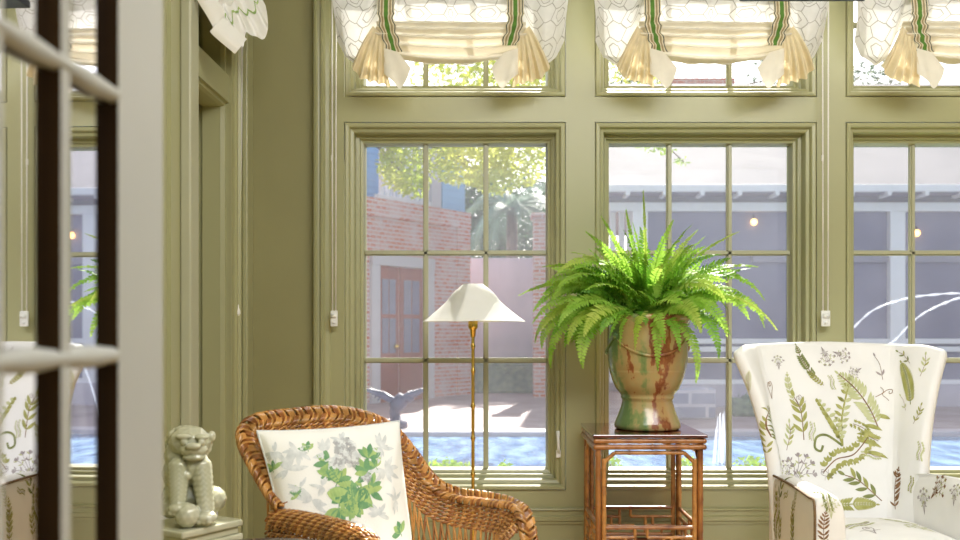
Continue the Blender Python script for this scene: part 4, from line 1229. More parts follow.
# near arm: rolled top of woven rows with a rope edge
armc = resample(smooth_pts([P(*q) for q in [(276, 511, 2.55), (300, 514, 2.48), (328, 520, 2.38), (352, 527, 2.29), (370, 537, 2.22), (377, 556, 2.18), (376, 600, 2.17)]], 10), .006)
na = MB()
for j in range(9):
    ang = lerp(-.35, 1.9, j / 8)
    pts = []
    for i, p in enumerate(armc):
        t = (armc[min(i+1, len(armc)-1)] - armc[max(i-1, 0)]).normalized()
        sd = Vector((t.y, -t.x, 0)).normalized() if Vector((t.x, t.y, 0)).length > .15 else Vector((-.75, -.65, 0))
        if sd.y > 0: sd = -sd
        r_ = .032
        up_ = sd.cross(t); up_ = up_ if up_.z > 0 or abs(up_.z) < .2 else -up_
        pts.append(p - up_ * .03 + (up_ * math.cos(ang) + sd * math.sin(ang)) * r_ + (Vector((0, 0, -.0)) ))
    twined(na, resample(pts, .006), .004, .004, ph0=j * 1.1)
for j in range(6):
    pts = []
    for i, p in enumerate(armc):
        t = (armc[min(i+1, len(armc)-1)] - armc[max(i-1, 0)]).normalized()
        sd = Vector((t.y, -t.x, 0)); sd = sd.normalized() if sd.length > .15 else Vector((-.75, -.65, 0))
        if sd.y > 0: sd = -sd
        if t.z < -.6: break
        pts.append(p + sd * .030 + Vector((0, 0, -.055 - .014 * j)))
    twined(na, resample(pts, .006), .0045, .0042, ph0=j)
obj('arm_roll', na, ['wick', 'wickd'], wk, 'rolled near arm of twisted wicker rows')
ns = MB()
for i in range(4, len(armc) - 18, 5):
    p = armc[i]
    ns.tube([p + Vector((0, 0, -.02)), p + Vector((-.02, -.02, -.13)), p + Vector((-.01, -.01, ZSEAT - p.z - .02))], .004, 6, R.choice((0, 1)))
for zt3 in (.50, .42):
    q = resample([Vector((p.x - .015, p.y - .015, zt3)) for p in armc if p.z > .6], .006); twined(ns, q, .0045, .0042)
obj('stakes', ns, ['wick', 'wickd'], wk)
# seat frame, cushion and legs
A_ = [Vector((rim[0].x + .02, rim[0].y, ZSEAT)), Vector((armc[-1].x, armc[-1].y, ZSEAT)), Vector((rim[-1].x - .0, rim[-1].y, ZSEAT)), Vector((P(*rim_px[12]).x, P(*rim_px[12]).y - .02, ZSEAT))]
cc = sum(A_, Vector()) / 4
sf = MB()
ringp = resample(smooth_pts(A_, 2, True) + [A_[0]], .006)
for j in range(6): twined(sf, [p + Vector((0, 0, -.02 - .014 * j)) for p in ringp], .0045, .0042, ph0=j)
sf.add([a + Vector((0, 0, -.01)) for a in A_], [(0, 1, 2, 3)], 1)
obj('seat', sf, ['wick', 'wickd'], wk)
for p in A_:
    q = cc.lerp(p, .95); lg = MB(); lg.tube([Vector((q.x, q.y, ZSEAT - .03)), Vector((q.x, q.y, 0))], .018, 10)
    hp = [Vector((q.x + .020*math.cos(a), q.y + .020*math.sin(a), .02 + a / (2*PI) * .0085)) for a in [i * .5 for i in range(int(36 * 2*PI / .5))]]
    lg.tube([h for h in hp if h.z < ZSEAT - .03], .0042, 5, 1); obj('leg', lg, ['wickd', 'wick'], wk)
# cushion (a thing of its own)
def soft_slab(corners, zc, hth, shrink=.93, n=10):
    bm = bmesh.new(); bmesh.ops.create_cube(bm, size=2); bmesh.ops.subdivide_edges(bm, edges=bm.edges[:], cuts=4, use_grid_fill=True)
    for v in bm.verts:
        x, y, z = v.co
        u, w_ = (x + 1) / 2, (y + 1) / 2
        p = (corners[0]*(1-u)*(1-w_) + corners[1]*u*(1-w_) + corners[2]*u*w_ + corners[3]*(1-u)*w_)
        p = cc.lerp(p, shrink); v.co = Vector((p.x, p.y, zc + z * hth + (.02 * (1 - x*x) * (1 - y*y) if z > 0 else 0)))
    m = MB(); m.addbm(bm); return evaluated(m, 2)
cu = soft_slab(A_, ZSEAT + .052, .045, .86)
obj('seat_cushion', cu, 'pillow', None, 'plain white cushion lying on the wicker seat', 'cushion', org=(cc.x, cc.y, ZSEAT))

# floral pillow leaning on the back
TL, TR_, BR_, BL = P(257, 431, 2.60), P(399, 421, 2.83), P(414, 556, 2.76), P(286, 566, 2.50)
pc = (TL + TR_ + BR_ + BL) / 4
pn = ((TR_ - TL).cross(BL - TL)).normalized()
if pn.y > 0: pn = -pn
def pil(u, v, s):
    x, y = u*2 - 1, v*2 - 1
    k_ = 1 - .035 * (1 - x*x) * abs(y) ** 3 * 0 
    # edges bow in between pinched corners
    ix = x * (1 - .05 * (1 - y*y)); iy = y * (1 - .05 * (1 - x*x))
    uu, vv = (ix + 1) / 2, (iy + 1) / 2
    p = (TL*(1-uu)*(1-vv) + TR_*uu*(1-vv) + BR_*uu*vv + BL*(1-uu)*vv)
    th = .085 * ((1 - x**2) * (1 - y**2)) ** .42
    wr = .005 * math.sin(9*x + 5*y + 2*math.sin(4*y)) * (1 - x*x) * (1 - y*y) + .008 * math.exp(-((x - .62 + .35*y) / .10) ** 2) * (1 - y*y)
    return p + pn * (s * th + (wr if s > 0 else 0))
pm = MB(); pm.grid(lambda u, v: pil(u, v, 1), 56, 56); pm.grid(lambda u, v: pil(u, v, -1), 40, 40); pm.pend = []
PR2 = Printer(); PR2.addpart(pm)
def broad(n=5, mi=0):        # lobed leaf rosette
    m = []
    for i in range(n):
        a = PI * (.15 + .7 * i / (n - 1)) + R.uniform(-.15, .15); leaf(m, (0, -.3), a, R.uniform(.55, .8), .16, mi if i % 2 else 1 - mi, R.uniform(-.3, .3), 6)
    stroke(m, [(0, -.5), (0, -.3), (.05, .1)], .02, 1)
    return m
def bloom(mi=2):
    m = []
    for i in range(26):
        r_ = .42 * math.sqrt(i / 26); a = i * 2.4; disc(m, (r_*math.cos(a), r_*math.sin(a)), R.uniform(.07, .13), mi if R.random() < .55 else 3)
    return m
def greyspray():
    m = []
    for k_ in range(6):
        a = R.uniform(0, 6.28); 
        e = leaf(m, (0, 0), a, R.uniform(.4, .6), .07, 2, R.uniform(-.5, .5), 6); leaf(m, (0, 0), a + .4, .3, .05, 2, 0, 4)
    return m
for a in ((346, 447, bloom(), .075, 0), (352, 458, bloom(), .065, 0), (338, 462, bloom(), .05, 0), (341, 440, greyspray(), .08, 0),
          (369, 452, broad(5), .062, -20), (372, 463, broad(4, 1), .05, 30), (361, 470, broad(5), .06, 60),
          (330, 470, broad(5), .070, 40), (340, 476, broad(6, 1), .07, -30), (322, 462, broad(4), .055, 80), (350, 490, broad(6), .095, 10),
          (344, 500, broad(5, 1), .09, 150), (362, 498, broad(6), .085, 200), (374, 486, broad(5), .065, -60), (338, 516, broad(5, 1), .065, 170),
          (356, 512, broad(5), .07, 190), (322, 486, greyspray(), .06, 0), (312, 500, greyspray(), .09, 30), (288, 470, greyspray(), .10, 0), (298, 452, greyspray(), .09, 50),
          (306, 446, broad(4, 1), .04, 10), (275, 452, greyspray(), .07, 0), (272, 466, broad(4, 1), .04, 30), (326, 452, greyspray(), .09, 70),
          (385, 470, greyspray(), .10, 10), (381, 448, greyspray(), .09, 0), (378, 515, greyspray(), .08, 0), (300, 488, greyspray(), .06, 0), (395, 500, greyspray(), .07, 0), (398, 528, broad(4, 1), .06, 30), (296, 492, broad(4), .035, 50), (350, 530, greyspray(), .08, 0), (366, 477, bloom(2), .035, 0), (332, 492, bloom(2), .03, 0)):
    PR2.at(a[0], a[1], a[2], a[3], a[4])
PR2.flush()
pil_e = empty('floral_pillow', (pc.x, pc.y, ZSEAT + .1), 'white pillow printed with grey roses and green leaves in the wicker chair', 'pillow')
obj('cover', pm, ['pillow', 'pl_g', 'pl_d', 'pl_s', 'pl_k'], pil_e, recalc=False)
ed = []
for i in range(200):
    t = i / 50; k_ = int(t); f_ = t - k_
    u, v = ((f_, 0), (1, f_), (1 - f_, 1), (0, 1 - f_))[k_]; ed.append(pil(u, v, 0))
obj('welt', MB().tube(ed, .003, 6, closed=True), 'pl_s', pil_e)

# ------------------------------------------------------------------ guardian lion on its plinth
GY = 2.30
gx = P(195, 0, GY).x; gz0 = P(0, 522, GY).z
def build_lion():
    bm_parts = MB(); s = 1.0
    o = Vector((gx, GY, gz0)); q = GY / F     # metres per photo pixel here
    def B(px, py, dy, r, sc=(1, 1, 1), rot=None):
        p = P(px, py, GY); bm_parts.ball((p.x, GY + dy, p.z), r * q, 0, 2, sc, rot)
    # plump haunches and body, seated, facing the room
    B(184, 496, .030, 25, (1.0, 1.15, 1.0)); B(182, 474, .028, 23, (1, 1.1, 1.2)); B(184, 456, .018, 22, (1, 1.0, 1.1))
    B(196, 466, -.012, 15, (1, 1, 1.35)); B(192, 473, -.040, 5.5)                                # chest and bell
    # broad head, heavy brow, muzzle, jaw
    B(190, 442, .0, 20, (1.05, 1.0, .86)); B(198, 448, -.034, 12.5, (1.15, .9, .62)); B(200, 443.5, -.056, 5.5, (1.5, .8, .7)); B(199, 455, -.040, 10, (1.15, .85, .42))
    B(190, 439.5, -.044, 4.0); B(207, 440, -.042, 4.0); B(189, 434.5, -.042, 6.2, (1.35, .8, .5)); B(207, 435.5, -.038, 5.6, (1.3, .8, .5))
    B(173, 436, .0, 6.5, (.7, .9, 1.0)); B(210, 437, .014, 6, (.7, .9, 1.0))
    for i in range(20):
        a = i / 20 * 2*PI; B(186 + 19*math.cos(a), 445 + 15*math.sin(a), .012 + .010*math.cos(a*2), 5.4)
    for r_ in range(3):
        for i in range(7): B(168 + 5 * r_ + (2 if i % 2 else 0), 452 + 6.2 * i, .022 - .016 * r_, 5.2)
    # forelegs: one straight on the plinth, one resting on the ball
    for k_ in range(9):
        t = k_ / 8; B(lerp(203, 211, t), lerp(466, 507, t), lerp(-.018, -.040, t), lerp(11.5, 8.6, t))
        B(lerp(183, 186, t), lerp(466, 499, t), lerp(-.030, -.060, t), lerp(11.5, 8.2, t))
    B(213, 513, -.052, 9, (1.2, 1.2, .72)); B(187, 503, -.068, 8, (1.2, 1.15, .75))
    B(212, 500, .012, 13, (1, 1.3, 1.05)); B(174, 506, -.015, 12, (1, 1.25, .95)); B(169, 498, .012, 9)
    for j in range(3): B(208 + 4.5*j, 516, -.068, 3.4); B(182 + 4*j, 507, -.080, 3)
    B(196, 510, -.066, 12.5)                                                                    # the ball
    return bm_parts
lm = build_lion()
me = bpy.data.meshes.new('lion'); me.from_pydata([v[:] for v in lm.v], [], lm.f)
tmp = bpy.data.objects.new('lion', me); COL.objects.link(tmp)
rm = tmp.modifiers.new('r', 'REMESH'); rm.mode = 'VOXEL'; rm.voxel_size = .0022
sm_ = tmp.modifiers.new('s', 'SMOOTH'); sm_.factor = .5; sm_.iterations = 2
ev = tmp.evaluated_get(bpy.context.evaluated_depsgraph_get()); m2 = ev.to_mesh()
lion_mb = MB(); lion_mb.add([v.co.copy() for v in m2.vertices], [tuple(p.vertices) for p in m2.polygons])
ev.to_mesh_clear(); bpy.data.objects.remove(tmp)
zmin = min(v.z for v in lion_mb.v)
lion = empty('guardian_lion_statue', (gx, GY, gz0), 'pale celadon ceramic lion with paw on a ball, by the corner window', 'statue')
for v in lion_mb.v: v.z = max(v.z, gz0)
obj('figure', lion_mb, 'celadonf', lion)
q = GY / F
Rz = Matrix.Rotation(math.radians(-32), 4, 'Z')
def rbox(m, hx, hy, z0, z1, r=.004):
    t = MB(); t.bbox((-hx, -hy, z0), (hx, hy, z1), r)
    m.add([Vector((gx - .012, GY, 0)) + (Rz @ v) for v in t.v], t.f, 0, False); return m
pb = MB(); rbox(pb, .082, .094, gz0 - .016, gz0); rbox(pb, .074, .086, gz0 - .034, gz0 - .016); rbox(pb, .082, .094, gz0 - .16, gz0 - .034)
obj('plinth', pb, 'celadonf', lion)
# square pedestal that carries it
ped = empty('pedestal', (gx, GY, 0), 'celadon green square pedestal under the ceramic lion', 'pedestal')
m = MB(); rbox(m, .098, .108, gz0 - .185, gz0 - .161); obj('top_slab', m, 'celadon', ped)
m = MB(); rbox(m, .075, .085, .08, gz0 - .186, .006); obj('shaft', m, 'celadon', ped)
m = MB(); rbox(m, .10, .11, 0, .08, .006); obj('base', m, 'celadon', ped)

# grey marble topped stool under the corner window
sx_, sy_ = XL + .07, 3.0; sz = P(0, 505, 3.05).z
st = empty('window_stool', (sx_, sy_, 0), 'low grey marble topped stand below the corner window', 'stand')
obj('table_top', MB().bbox((XL + .02, 2.80, sz - .03), (XL + .125, 3.2, sz), .006), 'stone', st)
for yy in (2.84, 3.16):
    for xx in (XL + .045, XL + .10): obj('leg', MB().tube([(xx, yy, 0), (xx, yy, sz - .03)], .014, 10), 'stone', st)

# dark round table whose far rim just shows
rt_ = P(275, 537.6, 2.0)
dt = empty('round_table', (rt_.x, 1.8, 0), 'dark brown round table, only its far rim showing below the wicker chair', 'table')
obj('table_top', MB().lathe([(.0, -.025), (.19, -.025), (.2, -.018), (.2, -.004), (.196, 0), (.0, 0)], (rt_.x, 1.8, rt_.z), 64, caps=False), 'wood', dt)
obj('pedestal', MB().lathe([(.14, 0), (.14, .02), (.05, .05), (.025, .1), (.03, .4), (.025, rt_.z - .03)], (rt_.x, 1.8, 0), 24), 'wood', dt)

# ================================================================== OUTSIDE
GZ = -.15
def frame_at(a, b):
    """facade axes: a -> b along the ground"""
    a, b = Vector(a), Vector(b); d = (b - a); L = d.length; d.normalize()
    return a, d, L, Vector((d.y, -d.x, 0))
obj('ground', MB().box((-25, 4.3, GZ - .12), (30, 45, GZ - .08)), 'lawn', kind='structure')
obj('terrace', MB().box((-12, 12.2, GZ - .02), (25, 30, GZ)), 'flag', kind='structure')
# pool with coping
pool = empty('swimming_pool', (3, 10.3, GZ), 'long blue swimming pool with pale stone coping', 'pool')
obj('water', MB().add([(-7, 8.3, GZ - .03), (16, 8.3, GZ - .03), (16, 12.0, GZ - .03), (-7, 12.0, GZ - .03)], [(0, 1, 2, 3)]), 'pool', pool)
cp = MB(); cp.bbox((-7.3, 12.0, GZ - .1), (16.3, 12.35, GZ + .03), .01); cp.bbox((-7.3, 7.9, GZ - .1), (16.3, 8.3, GZ + .02), .01); cp.bbox((-7.3, 8.3, GZ - .1), (-7, 12, GZ + .03), .01); cp.bbox((16, 8.3, GZ - .1), (16.3, 12, GZ + .03), .01)
obj('coping', cp, 'coping', pool)
# brick house behind the first window
FA = P(340, 400, 16.6); FA.z = GZ
FA = Vector((P(345, 0, 16.5).x, 16.5, GZ)); FB = Vector((P(467, 0, 19.3).x, 19.3, GZ))
a, d, L, nrm = frame_at(FA, FB)
bh = empty('brick_house', FA, 'old pinkish brick house with double door and blue upper storey', 'building')
def FQ(s_, z, o=0.): return a + d * s_ + nrm * o + Vector((0, 0, z - GZ))
def fbox(m, s0, s1, z0, z1, o0, o1, mi=0):
    c = [FQ(s_, z, o) for s_ in (s0, s1) for z in (z0, z1) for o in (o0, o1)]
    m.add(c, [(0,1,3,2),(4,6,7,5),(0,4,5,1),(2,3,7,6),(1,5,7,3),(0,2,6,4)], mi, False); return m
def s_at(px):      # distance along the facade where a photo column crosses it
    k_ = (px - CX) / F; return (k_ * a.y - a.x) / (d.x - k_ * d.y)
ZP = 3.50
bw = MB(); fbox(bw, -4, L, GZ, ZP, 0, -6); fbox(bw, -4, L + .06, ZP - .32, ZP, .06, -.3); fbox(bw, L - .35, L + .05, GZ, ZP, .05, -.4)
# wall mesh keeps its own axes so the courses run level
ow = obj('wall', bw, 'brick', bh)
d0, d1 = s_at(378), s_at(418)
zt4 = H + (330 - 268) / F * (a + d * s_at(400)).y
fr_ = MB(); fbox(fr_, d0 - .22, d0, GZ, zt4 + .1, .06, 0); fbox(fr_, d1 + .12, d1 + .42, GZ, zt4 + .1, .06, 0); fbox(fr_, d0 - .22, d1 + .42, zt4 + .02, zt4 + .22, .08, 0)
dr = empty('door_2', FQ((d0+d1)/2, GZ), kind='structure')
obj('door_frame', fr_, 'gtrim', dr)
mid = (d0 + d1) / 2
for s0, s1 in ((d0, mid - .02), (mid + .02, d1 + .12)):
    lf = MB(); fbox(lf, s0, s1, GZ, zt4, .02, 0)
    leaf_ = obj('door_leaf', lf, 'bdoor', dr)
    pn_ = MB(); w_ = s1 - s0
    for r_ in range(2):
        for c2 in range(2):
            s00 = s0 + w_ * (.16 + .36 * c2); z00 = lerp(GZ, zt4, .36 + .29 * r_)
            fbox(pn_, s00, s00 + w_ * .31, z00, z00 + (zt4 - GZ) * .26, .028, .02)
    obj('glass_pane', pn_, 'dglass', leaf_)
obj('door_knob', MB().ball(FQ(mid - .12, GZ + 1.0, .06), .05), 'brass', dr)
# railing and blue storey above the parapet
bu = MB(); fbox(bu, -4, L - .02, ZP, ZP + 1.8, -1.6, -6)
fbox(bu, s_at(444), L - .03, ZP, ZP + 1.8, -.03, -1.7)
for i in range(13): fbox(bu, s_at(444), L - .025, ZP + i * .135, ZP + i * .135 + .02, -.02, -.1)
for i in range(13): fbox(bu, -4, L - .01, ZP + i * .135, ZP + i * .135 + .02, -1.585, -1.62)
obj('upper_storey', bu, 'blue', bh)
rl = MB(); 
i = 0; s_ = s_at(384)
while s_ < s_at(436):
    fbox(rl, s_, s_ + .07, ZP, ZP + 1.5, -.06, -.13); s_ += .16
fbox(rl, s_at(384) - .1, s_at(436), ZP + .02, ZP + .1, -.04, -.15); fbox(rl, s_at(384) - .1, s_at(436), ZP + 1.45, ZP + 1.55, -.03, -.16)
co2 = MB(); fbox(co2, s_at(433), s_at(442), ZP, ZP + 1.8, -.02, -.3); obj('column', co2, 'gtrim', bh)
obj('balcony_railing', rl, 'wtrim', bh)
# bronze crane like fountain figure by the pool
sp0 = P(396, 425, 12.8); 
st2 = empty('garden_statue', (sp0.x, 12.8, GZ), 'grey bronze spread wing bird sculpture at the pool edge', 'statue')
m = MB(); m.lathe([(.16, 0), (.15, .08), (.08, .10), (.07, .16)], (sp0.x, 12.8, GZ), 20); obj('base', m, 'statue', st2)
m = MB(); cxp = sp0.x
m.tube(smooth_pts([(cxp, 12.8, GZ + .1), (cxp - .02, 12.8, GZ + .22), (cxp + .05, 12.8, GZ + .34), (cxp + .15, 12.78, GZ + .40), (cxp + .22, 12.76, GZ + .36)], 6), [.07] * 8 + [.10] * 8 + [.06] * 8 + [.03], 10)
for s_ in (-1, 1):
    wp = [(cxp + .04, 12.8, GZ + .32), (cxp + s_ * .18, 12.75, GZ + .46), (cxp + s_ * .34, 12.72, GZ + .50)]
    for k_ in range(5):
        e = Vector(wp[1]).lerp(Vector(wp[2]), k_ / 4); m.tube([wp[0], e, e + Vector((s_ * .06, 0, -.10 + .03*k_))], [.045, .035, .008], 6)
obj('bird', m, 'statue', st2)
# garden wall, dark planting band, pillar
gwx0, gwx1 = P(468, 0, 19.2).x, P(600, 0, 21).x
zw = H + (330 - 258) / F * 20.5
obj('garden_wall', MB().bbox((gwx0 - .3, 20.5, GZ), (gwx1 + .4, 20.8, zw), .02), 'stucco', label='pale lilac grey stucco garden wall beyond the pool', cat='wall', kind='structure', org=(gwx0, 20.5, GZ))
def leaf_cloud(m, centre, rad, n, size, flat=1., rnd=R):
    c = Vector(centre)
    for i in range(n):
        while True:
            q = Vector((rnd.uniform(-1, 1), rnd.uniform(-1, 1), rnd.uniform(-1, 1)))
            if .25 < q.length < 1: break
        p = c + Vector((q.x * rad[0], q.y * rad[1], q.z * rad[2]))
        u = Vector((rnd.gauss(0, 1), rnd.gauss(0, 1), rnd.gauss(0, .6))).normalized(); w_ = u.orthogonal().normalized(); s_ = size * rnd.uniform(.6, 1.3)
        m.add([p - u*s_, p - w_*s_*.45, p + u*s_, p + w_*s_*.45], [(0, 1, 2, 3)], 0, False)
def shrub(name, cen, rad, n, size, mk, label, cat, group=None):
    e = empty(name, (cen[0], cen[1], GZ), label, cat, group)
    m = MB(); leaf_cloud(m, cen, rad, n, size); obj('foliage', m, mk, e, recalc=False)
    s_ = MB()
    for i in range(5):
        s_.tube([(cen[0] + .04*i - .08, cen[1], GZ), (cen[0] + (i - 2) * rad[0] * .3, cen[1] + R.uniform(-.1, .1), cen[2] + rad[2] * .3)], [.02, .006], 5)
    obj('stem', s_, 'bark', e)
    return e
hz = H - (367 - 330) / F * 19.8
hd = MB(); hd.bbox((gwx0 + .1, 19.7, GZ), (gwx1, 20.3, GZ + .66), .06); leaf_cloud(hd, ((gwx0 + gwx1) / 2, 19.95, GZ + .52), ((gwx1 - gwx0) / 2, .34, .22), 900, .06)
obj('hedge', hd, 'hedge', label='low clipped hedge in front of the lilac garden wall', cat='hedge', org=(gwx0, 20, GZ), recalc=False)
px0, px1 = P(534, 0, 18.5).x, P(552, 0, 18.5).x
pil_ = empty('brick_pillar', (px0, 18.5, GZ), 'slim old brick gate pillar beside the garden wall', 'pillar')
obj('shaft', MB().box((px0, 18.5, GZ), (px1, 18.9, H + (330 - 218) / F * 18.5)), 'brick', pil_)
obj('cap', MB().bbox((px0 - .05, 18.45, H + (330 - 218) / F * 18.5), (px1 + .05, 18.95, H + (330 - 213) / F * 18.5), .02), 'brick', pil_)
# trees
def tree(name, base, trunk_top, clouds, mk, label, size=.07, tr=.12, group='trees behind the house'):
    e = empty(name, base, label, 'tree', group)
    b, t_ = Vector(base), Vector(trunk_top); m = MB()
    m.tube([b, b.lerp(t_, .5) + Vector((.05, 0, 0)), t_], [tr, tr * .75, tr * .5], 10)
    for c, r_, n in clouds: m.tube([t_, t_.lerp(Vector(c), .6) + Vector((0, 0, .05)), Vector(c)], [tr * .4, tr * .2, tr * .06], 6)
    obj('trunk', m, 'bark', e)
    f = MB()
    for c, r_, n in clouds: leaf_cloud(f, c, r_, n, size)
    obj('crown', f, mk, e, recalc=False); return e
tb = P(438, 0, 14.0)
tree('leafy_tree', (P(300, 0, 14.6).x, 14.6, GZ), P(322, 90, 14.4), [(P(405, 166, 13.6), (.42, .5, .40), 1000), (P(470, 162, 13.6), (.66, .5, .36), 1700), (P(522, 158, 13.6), (.46, .5, .42), 1100), (P(395, 205 - 40, 13.8), (.2, .3, .3), 160), (P(450, 120, 13.8), (1.3, .7, .5), 1400), (P(385, 118, 13.8), (.6, .5, .5), 400), (P(530, 120, 13.8), (.6, .6, .6), 600), (P(495, 182, 13.5), (.32, .4, .2), 260), (P(412, 185, 13.5), (.25, .4, .2), 200)], 'leafy',
     'sunlit yellow green tree hanging over the brick parapet', .05, .16)
# palm
PYY = 21.6
pp = P(512, 262, PYY)
pm_ = empty('palm_tree', (pp.x, PYY, GZ), 'blue green palm with drooping fronds behind the garden wall', 'tree', 'trees behind the house')
m = MB(); ptop = P(512, 208, PYY); m.tube([(pp.x, PYY, GZ), ptop], [.16, .12], 10); obj('trunk', m, 'bark', pm_)
for k_ in range(22):
    az = 2*PI * k_ / 22 + R.uniform(-.1, .1); e0 = R.uniform(-.1, 1.1); L2 = R.uniform(1.3, 2.0); m = MB(); p = Vector(ptop); pts = [p.copy()]; nS = 16
    for i in range(nS):
        e = e0 - 2.0 * (i / nS) ** 1.1; p = p + Vector((math.cos(az) * math.cos(e), math.sin(az) * math.cos(e), math.sin(e))) * (L2 / nS); pts.append(p.copy())
    m.tube(pts, [.016 * (1 - .8 * i / nS) for i in range(nS + 1)], 4)
    sd = Vector((-math.sin(az), math.cos(az), 0))
    for i in range(2, nS + 1):
        w_ = .34 * math.sin(PI * min(1, .15 + .8 * i / nS))
        for sg in (-1, 1):
            for h_ in (0, .5):
                b = pts[i].lerp(pts[i-1], h_); T = (pts[i] - pts[i-1]).normalized(); tip = b + sd * sg * w_ * .8 + T * w_ * .5 - Vector((0, 0, w_ * .55))
                m.add([b - T * .018, b + T * .018, tip], [(0, 1, 2)], 0, False)
    obj('frond', m, 'palm', pm_, recalc=False)
tree('evergreen_tree', P(500, 0, 28) * 1 + Vector((0, 0, GZ - P(500, 0, 28).z)), P(500, 230, 28), [(P(480, 250, 28), (1.05, .9, 1.05), 1500), (P(520, 225, 28), (1.5, .9, 1.4), 2400), (P(570, 240, 28), (1.05, .9, 1.3), 1300), (P(475, 200, 28), (.8, .8, .9), 1200)], 'leafd', 'shaded dark evergreen standing behind the palm', .12, .16)
tree('leafy_tree', P(600, 0, 30) + Vector((0, 0, GZ - P(600, 0, 30).z)), P(600, 120, 30), [(P(590, 80, 30), (2.6, 1.2, 1.4), 1500), (P(520, 60, 30), (2.2, 1.2, 1.4), 1300), (P(470, 70, 30), (2, 1, 1.2), 1200)], 'leafy', 'tall pale tree filling the transom above the lamp', .12, .2)
tree('leafy_tree', P(650, 0, 36) + Vector((1.4, 0, GZ - P(650, 0, 36).z)), P(690, 100, 36), [(P(790, 75, 36), (1.6, 1.2, 1.0), 700), (P(640, 80, 36), (1.2, 1., .9), 600), (P(880, 78, 36), (1.6, 1., .8), 600)], 'leafd', 'shady tree standing behind the porch roof', .12, .2)
# loose twig with leaves over the roof
tw = empty('branch_tip', P(660, 145, 9), 'thin leafy branch tip hanging before the pale roof', 'branch')
m = MB(); m.tube(smooth_pts([P(636, 110, 9), P(650, 140, 9), P(668, 148, 9), P(684, 162, 9)], 5), .006, 5); obj('twig', m, 'bark', tw)
m = MB(); leaf_cloud(m, P(651, 147, 9), (.14, .12, .05), 34, .03); leaf_cloud(m, P(666, 150, 9), (.10, .1, .05), 22, .03); leaf_cloud(m, P(682, 161, 9), (.07, .1, .05), 20, .03); obj('foliage', m, 'bush', tw, recalc=False)

# screened porch building
PY = 16.0
ph = empty('screened_porch', (6, PY, GZ), 'white framed screened porch with pale sunlit roof across the pool', 'building')
ex0 = P(607, 0, PY).x; ex1 = 14.0
ze = H + (330 - 186) / F * PY; 
ridgeY = PY + 4.5; zr = H + (330 - 84) / F * ridgeY
rf = MB(); rf.add([(ex0, PY, ze), (ex1, PY, ze), (ex1, ridgeY, zr), (ex0 - .1, ridgeY, zr), (ex0, PY, ze - .06), (ex1, PY, ze - .06), (ex1, ridgeY + 4, ze), (ex0, ridgeY + 4, ze)], [(0, 1, 2, 3), (4, 5, 1, 0), (3, 2, 6, 7)], 0, False)
obj('roof', rf, 'roof', ph)
m = MB(); m.bbox((ex0 - .02, PY - .06, ze - .10), (ex1, PY + .02, ze + .02), .01)
obj('fascia', m, 'wtrim', ph)
m = MB(); x = ex0 + .3
while x < ex1: m.bbox((x, PY - .1, ze - .17), (x + .07, PY + .3, ze - .10), .01); x += .62
obj('rafter_tails', m, 'wtrim', ph)
zb1 = H + (330 - 203) / F * (PY + .5); zb0 = H + (330 - 212) / F * (PY + .5)
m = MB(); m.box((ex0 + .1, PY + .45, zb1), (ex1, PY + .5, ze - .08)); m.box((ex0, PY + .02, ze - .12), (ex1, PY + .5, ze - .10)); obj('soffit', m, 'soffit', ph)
m = MB(); m.bbox((ex0 + .1, PY + .38, zb0), (ex1, PY + .52, zb1), .01); obj('beam', m, 'wtrim', ph)
zf = H + (330 - 384) / F * (PY + .4)
pxs = [640, 897, 1150]
for p_ in pxs:
    xx = P(p_, 0, PY + .4).x; obj('post', MB().bbox((xx - .13, PY + .36, GZ), (xx + .13, PY + .55, zb0), .01), 'wtrim', ph)
sc_ = MB(); sc_.box((ex0 + .5, PY + .5, zf), (ex1, PY + .53, zb0)); obj('screen', sc_, 'pscreen', ph)
m = MB()
for y_, h_ in ((253, 9),):
    z_ = H + (330 - y_) / F * (PY + .45); m.box((P(760, 0, PY).x, PY + .44, z_ - .16), (ex1, PY + .49, z_))
obj('mid_rail', m, 'soffit', ph)
m = MB()
for y_ in (341, 349, 382):
    z_ = H + (330 - y_) / F * (PY + .4); m.bbox((ex0 + .4, PY + .40, z_ - .05), (ex1, PY + .49, z_ + .04), .01)
obj('low_rails', m, 'wtrim', ph)
# gable side posts on the near corner
m = MB()
for p_ in (613, 622, 630):
    xx = P(p_, 0, PY + .8).x; m.bbox((xx - .05, PY + .8, zf), (xx + .05, PY + .9, zb1 + .12), .01)
obj('side_posts', m, 'wtrim', ph)
obj('foundation', MB().box((ex0 + .4, PY + .3, GZ), (ex1, PY + .6, zf)), 'stucco', ph)
# lanterns glowing inside the porch
for i, (px_, py_) in enumerate(((754, 222), (917, 233))):
    c = P(px_, py_, PY + .43); e = empty('porch_lantern', c, ('small glowing lantern on the porch above the fern', 'small glowing lantern on the porch next to its white post')[i], 'lantern', 'lanterns on the porch')
    obj('glass', MB().ball(c, .055, sub=2, sc=(1, .8, 1.1)), 'lantern', e)
    obj('bracket', MB().tube([c + Vector((0, 0, .05)), c + Vector((0, .02, .11)), c + Vector((0, .065, .11))], .012, 6), 'iron', e)
# chimney block of red brick behind the roof
bc = P(700, 80, 23); m = MB(); m.box((P(664, 0, 23).x, 23, GZ), (P(735, 0, 23).x, 23.6, H + (330 - 78) / F * 23))
obj('brick_wall', m, 'brick2', label='red brick wall just visible over the porch roof', cat='wall', kind='structure', org=(bc.x, 23, GZ))
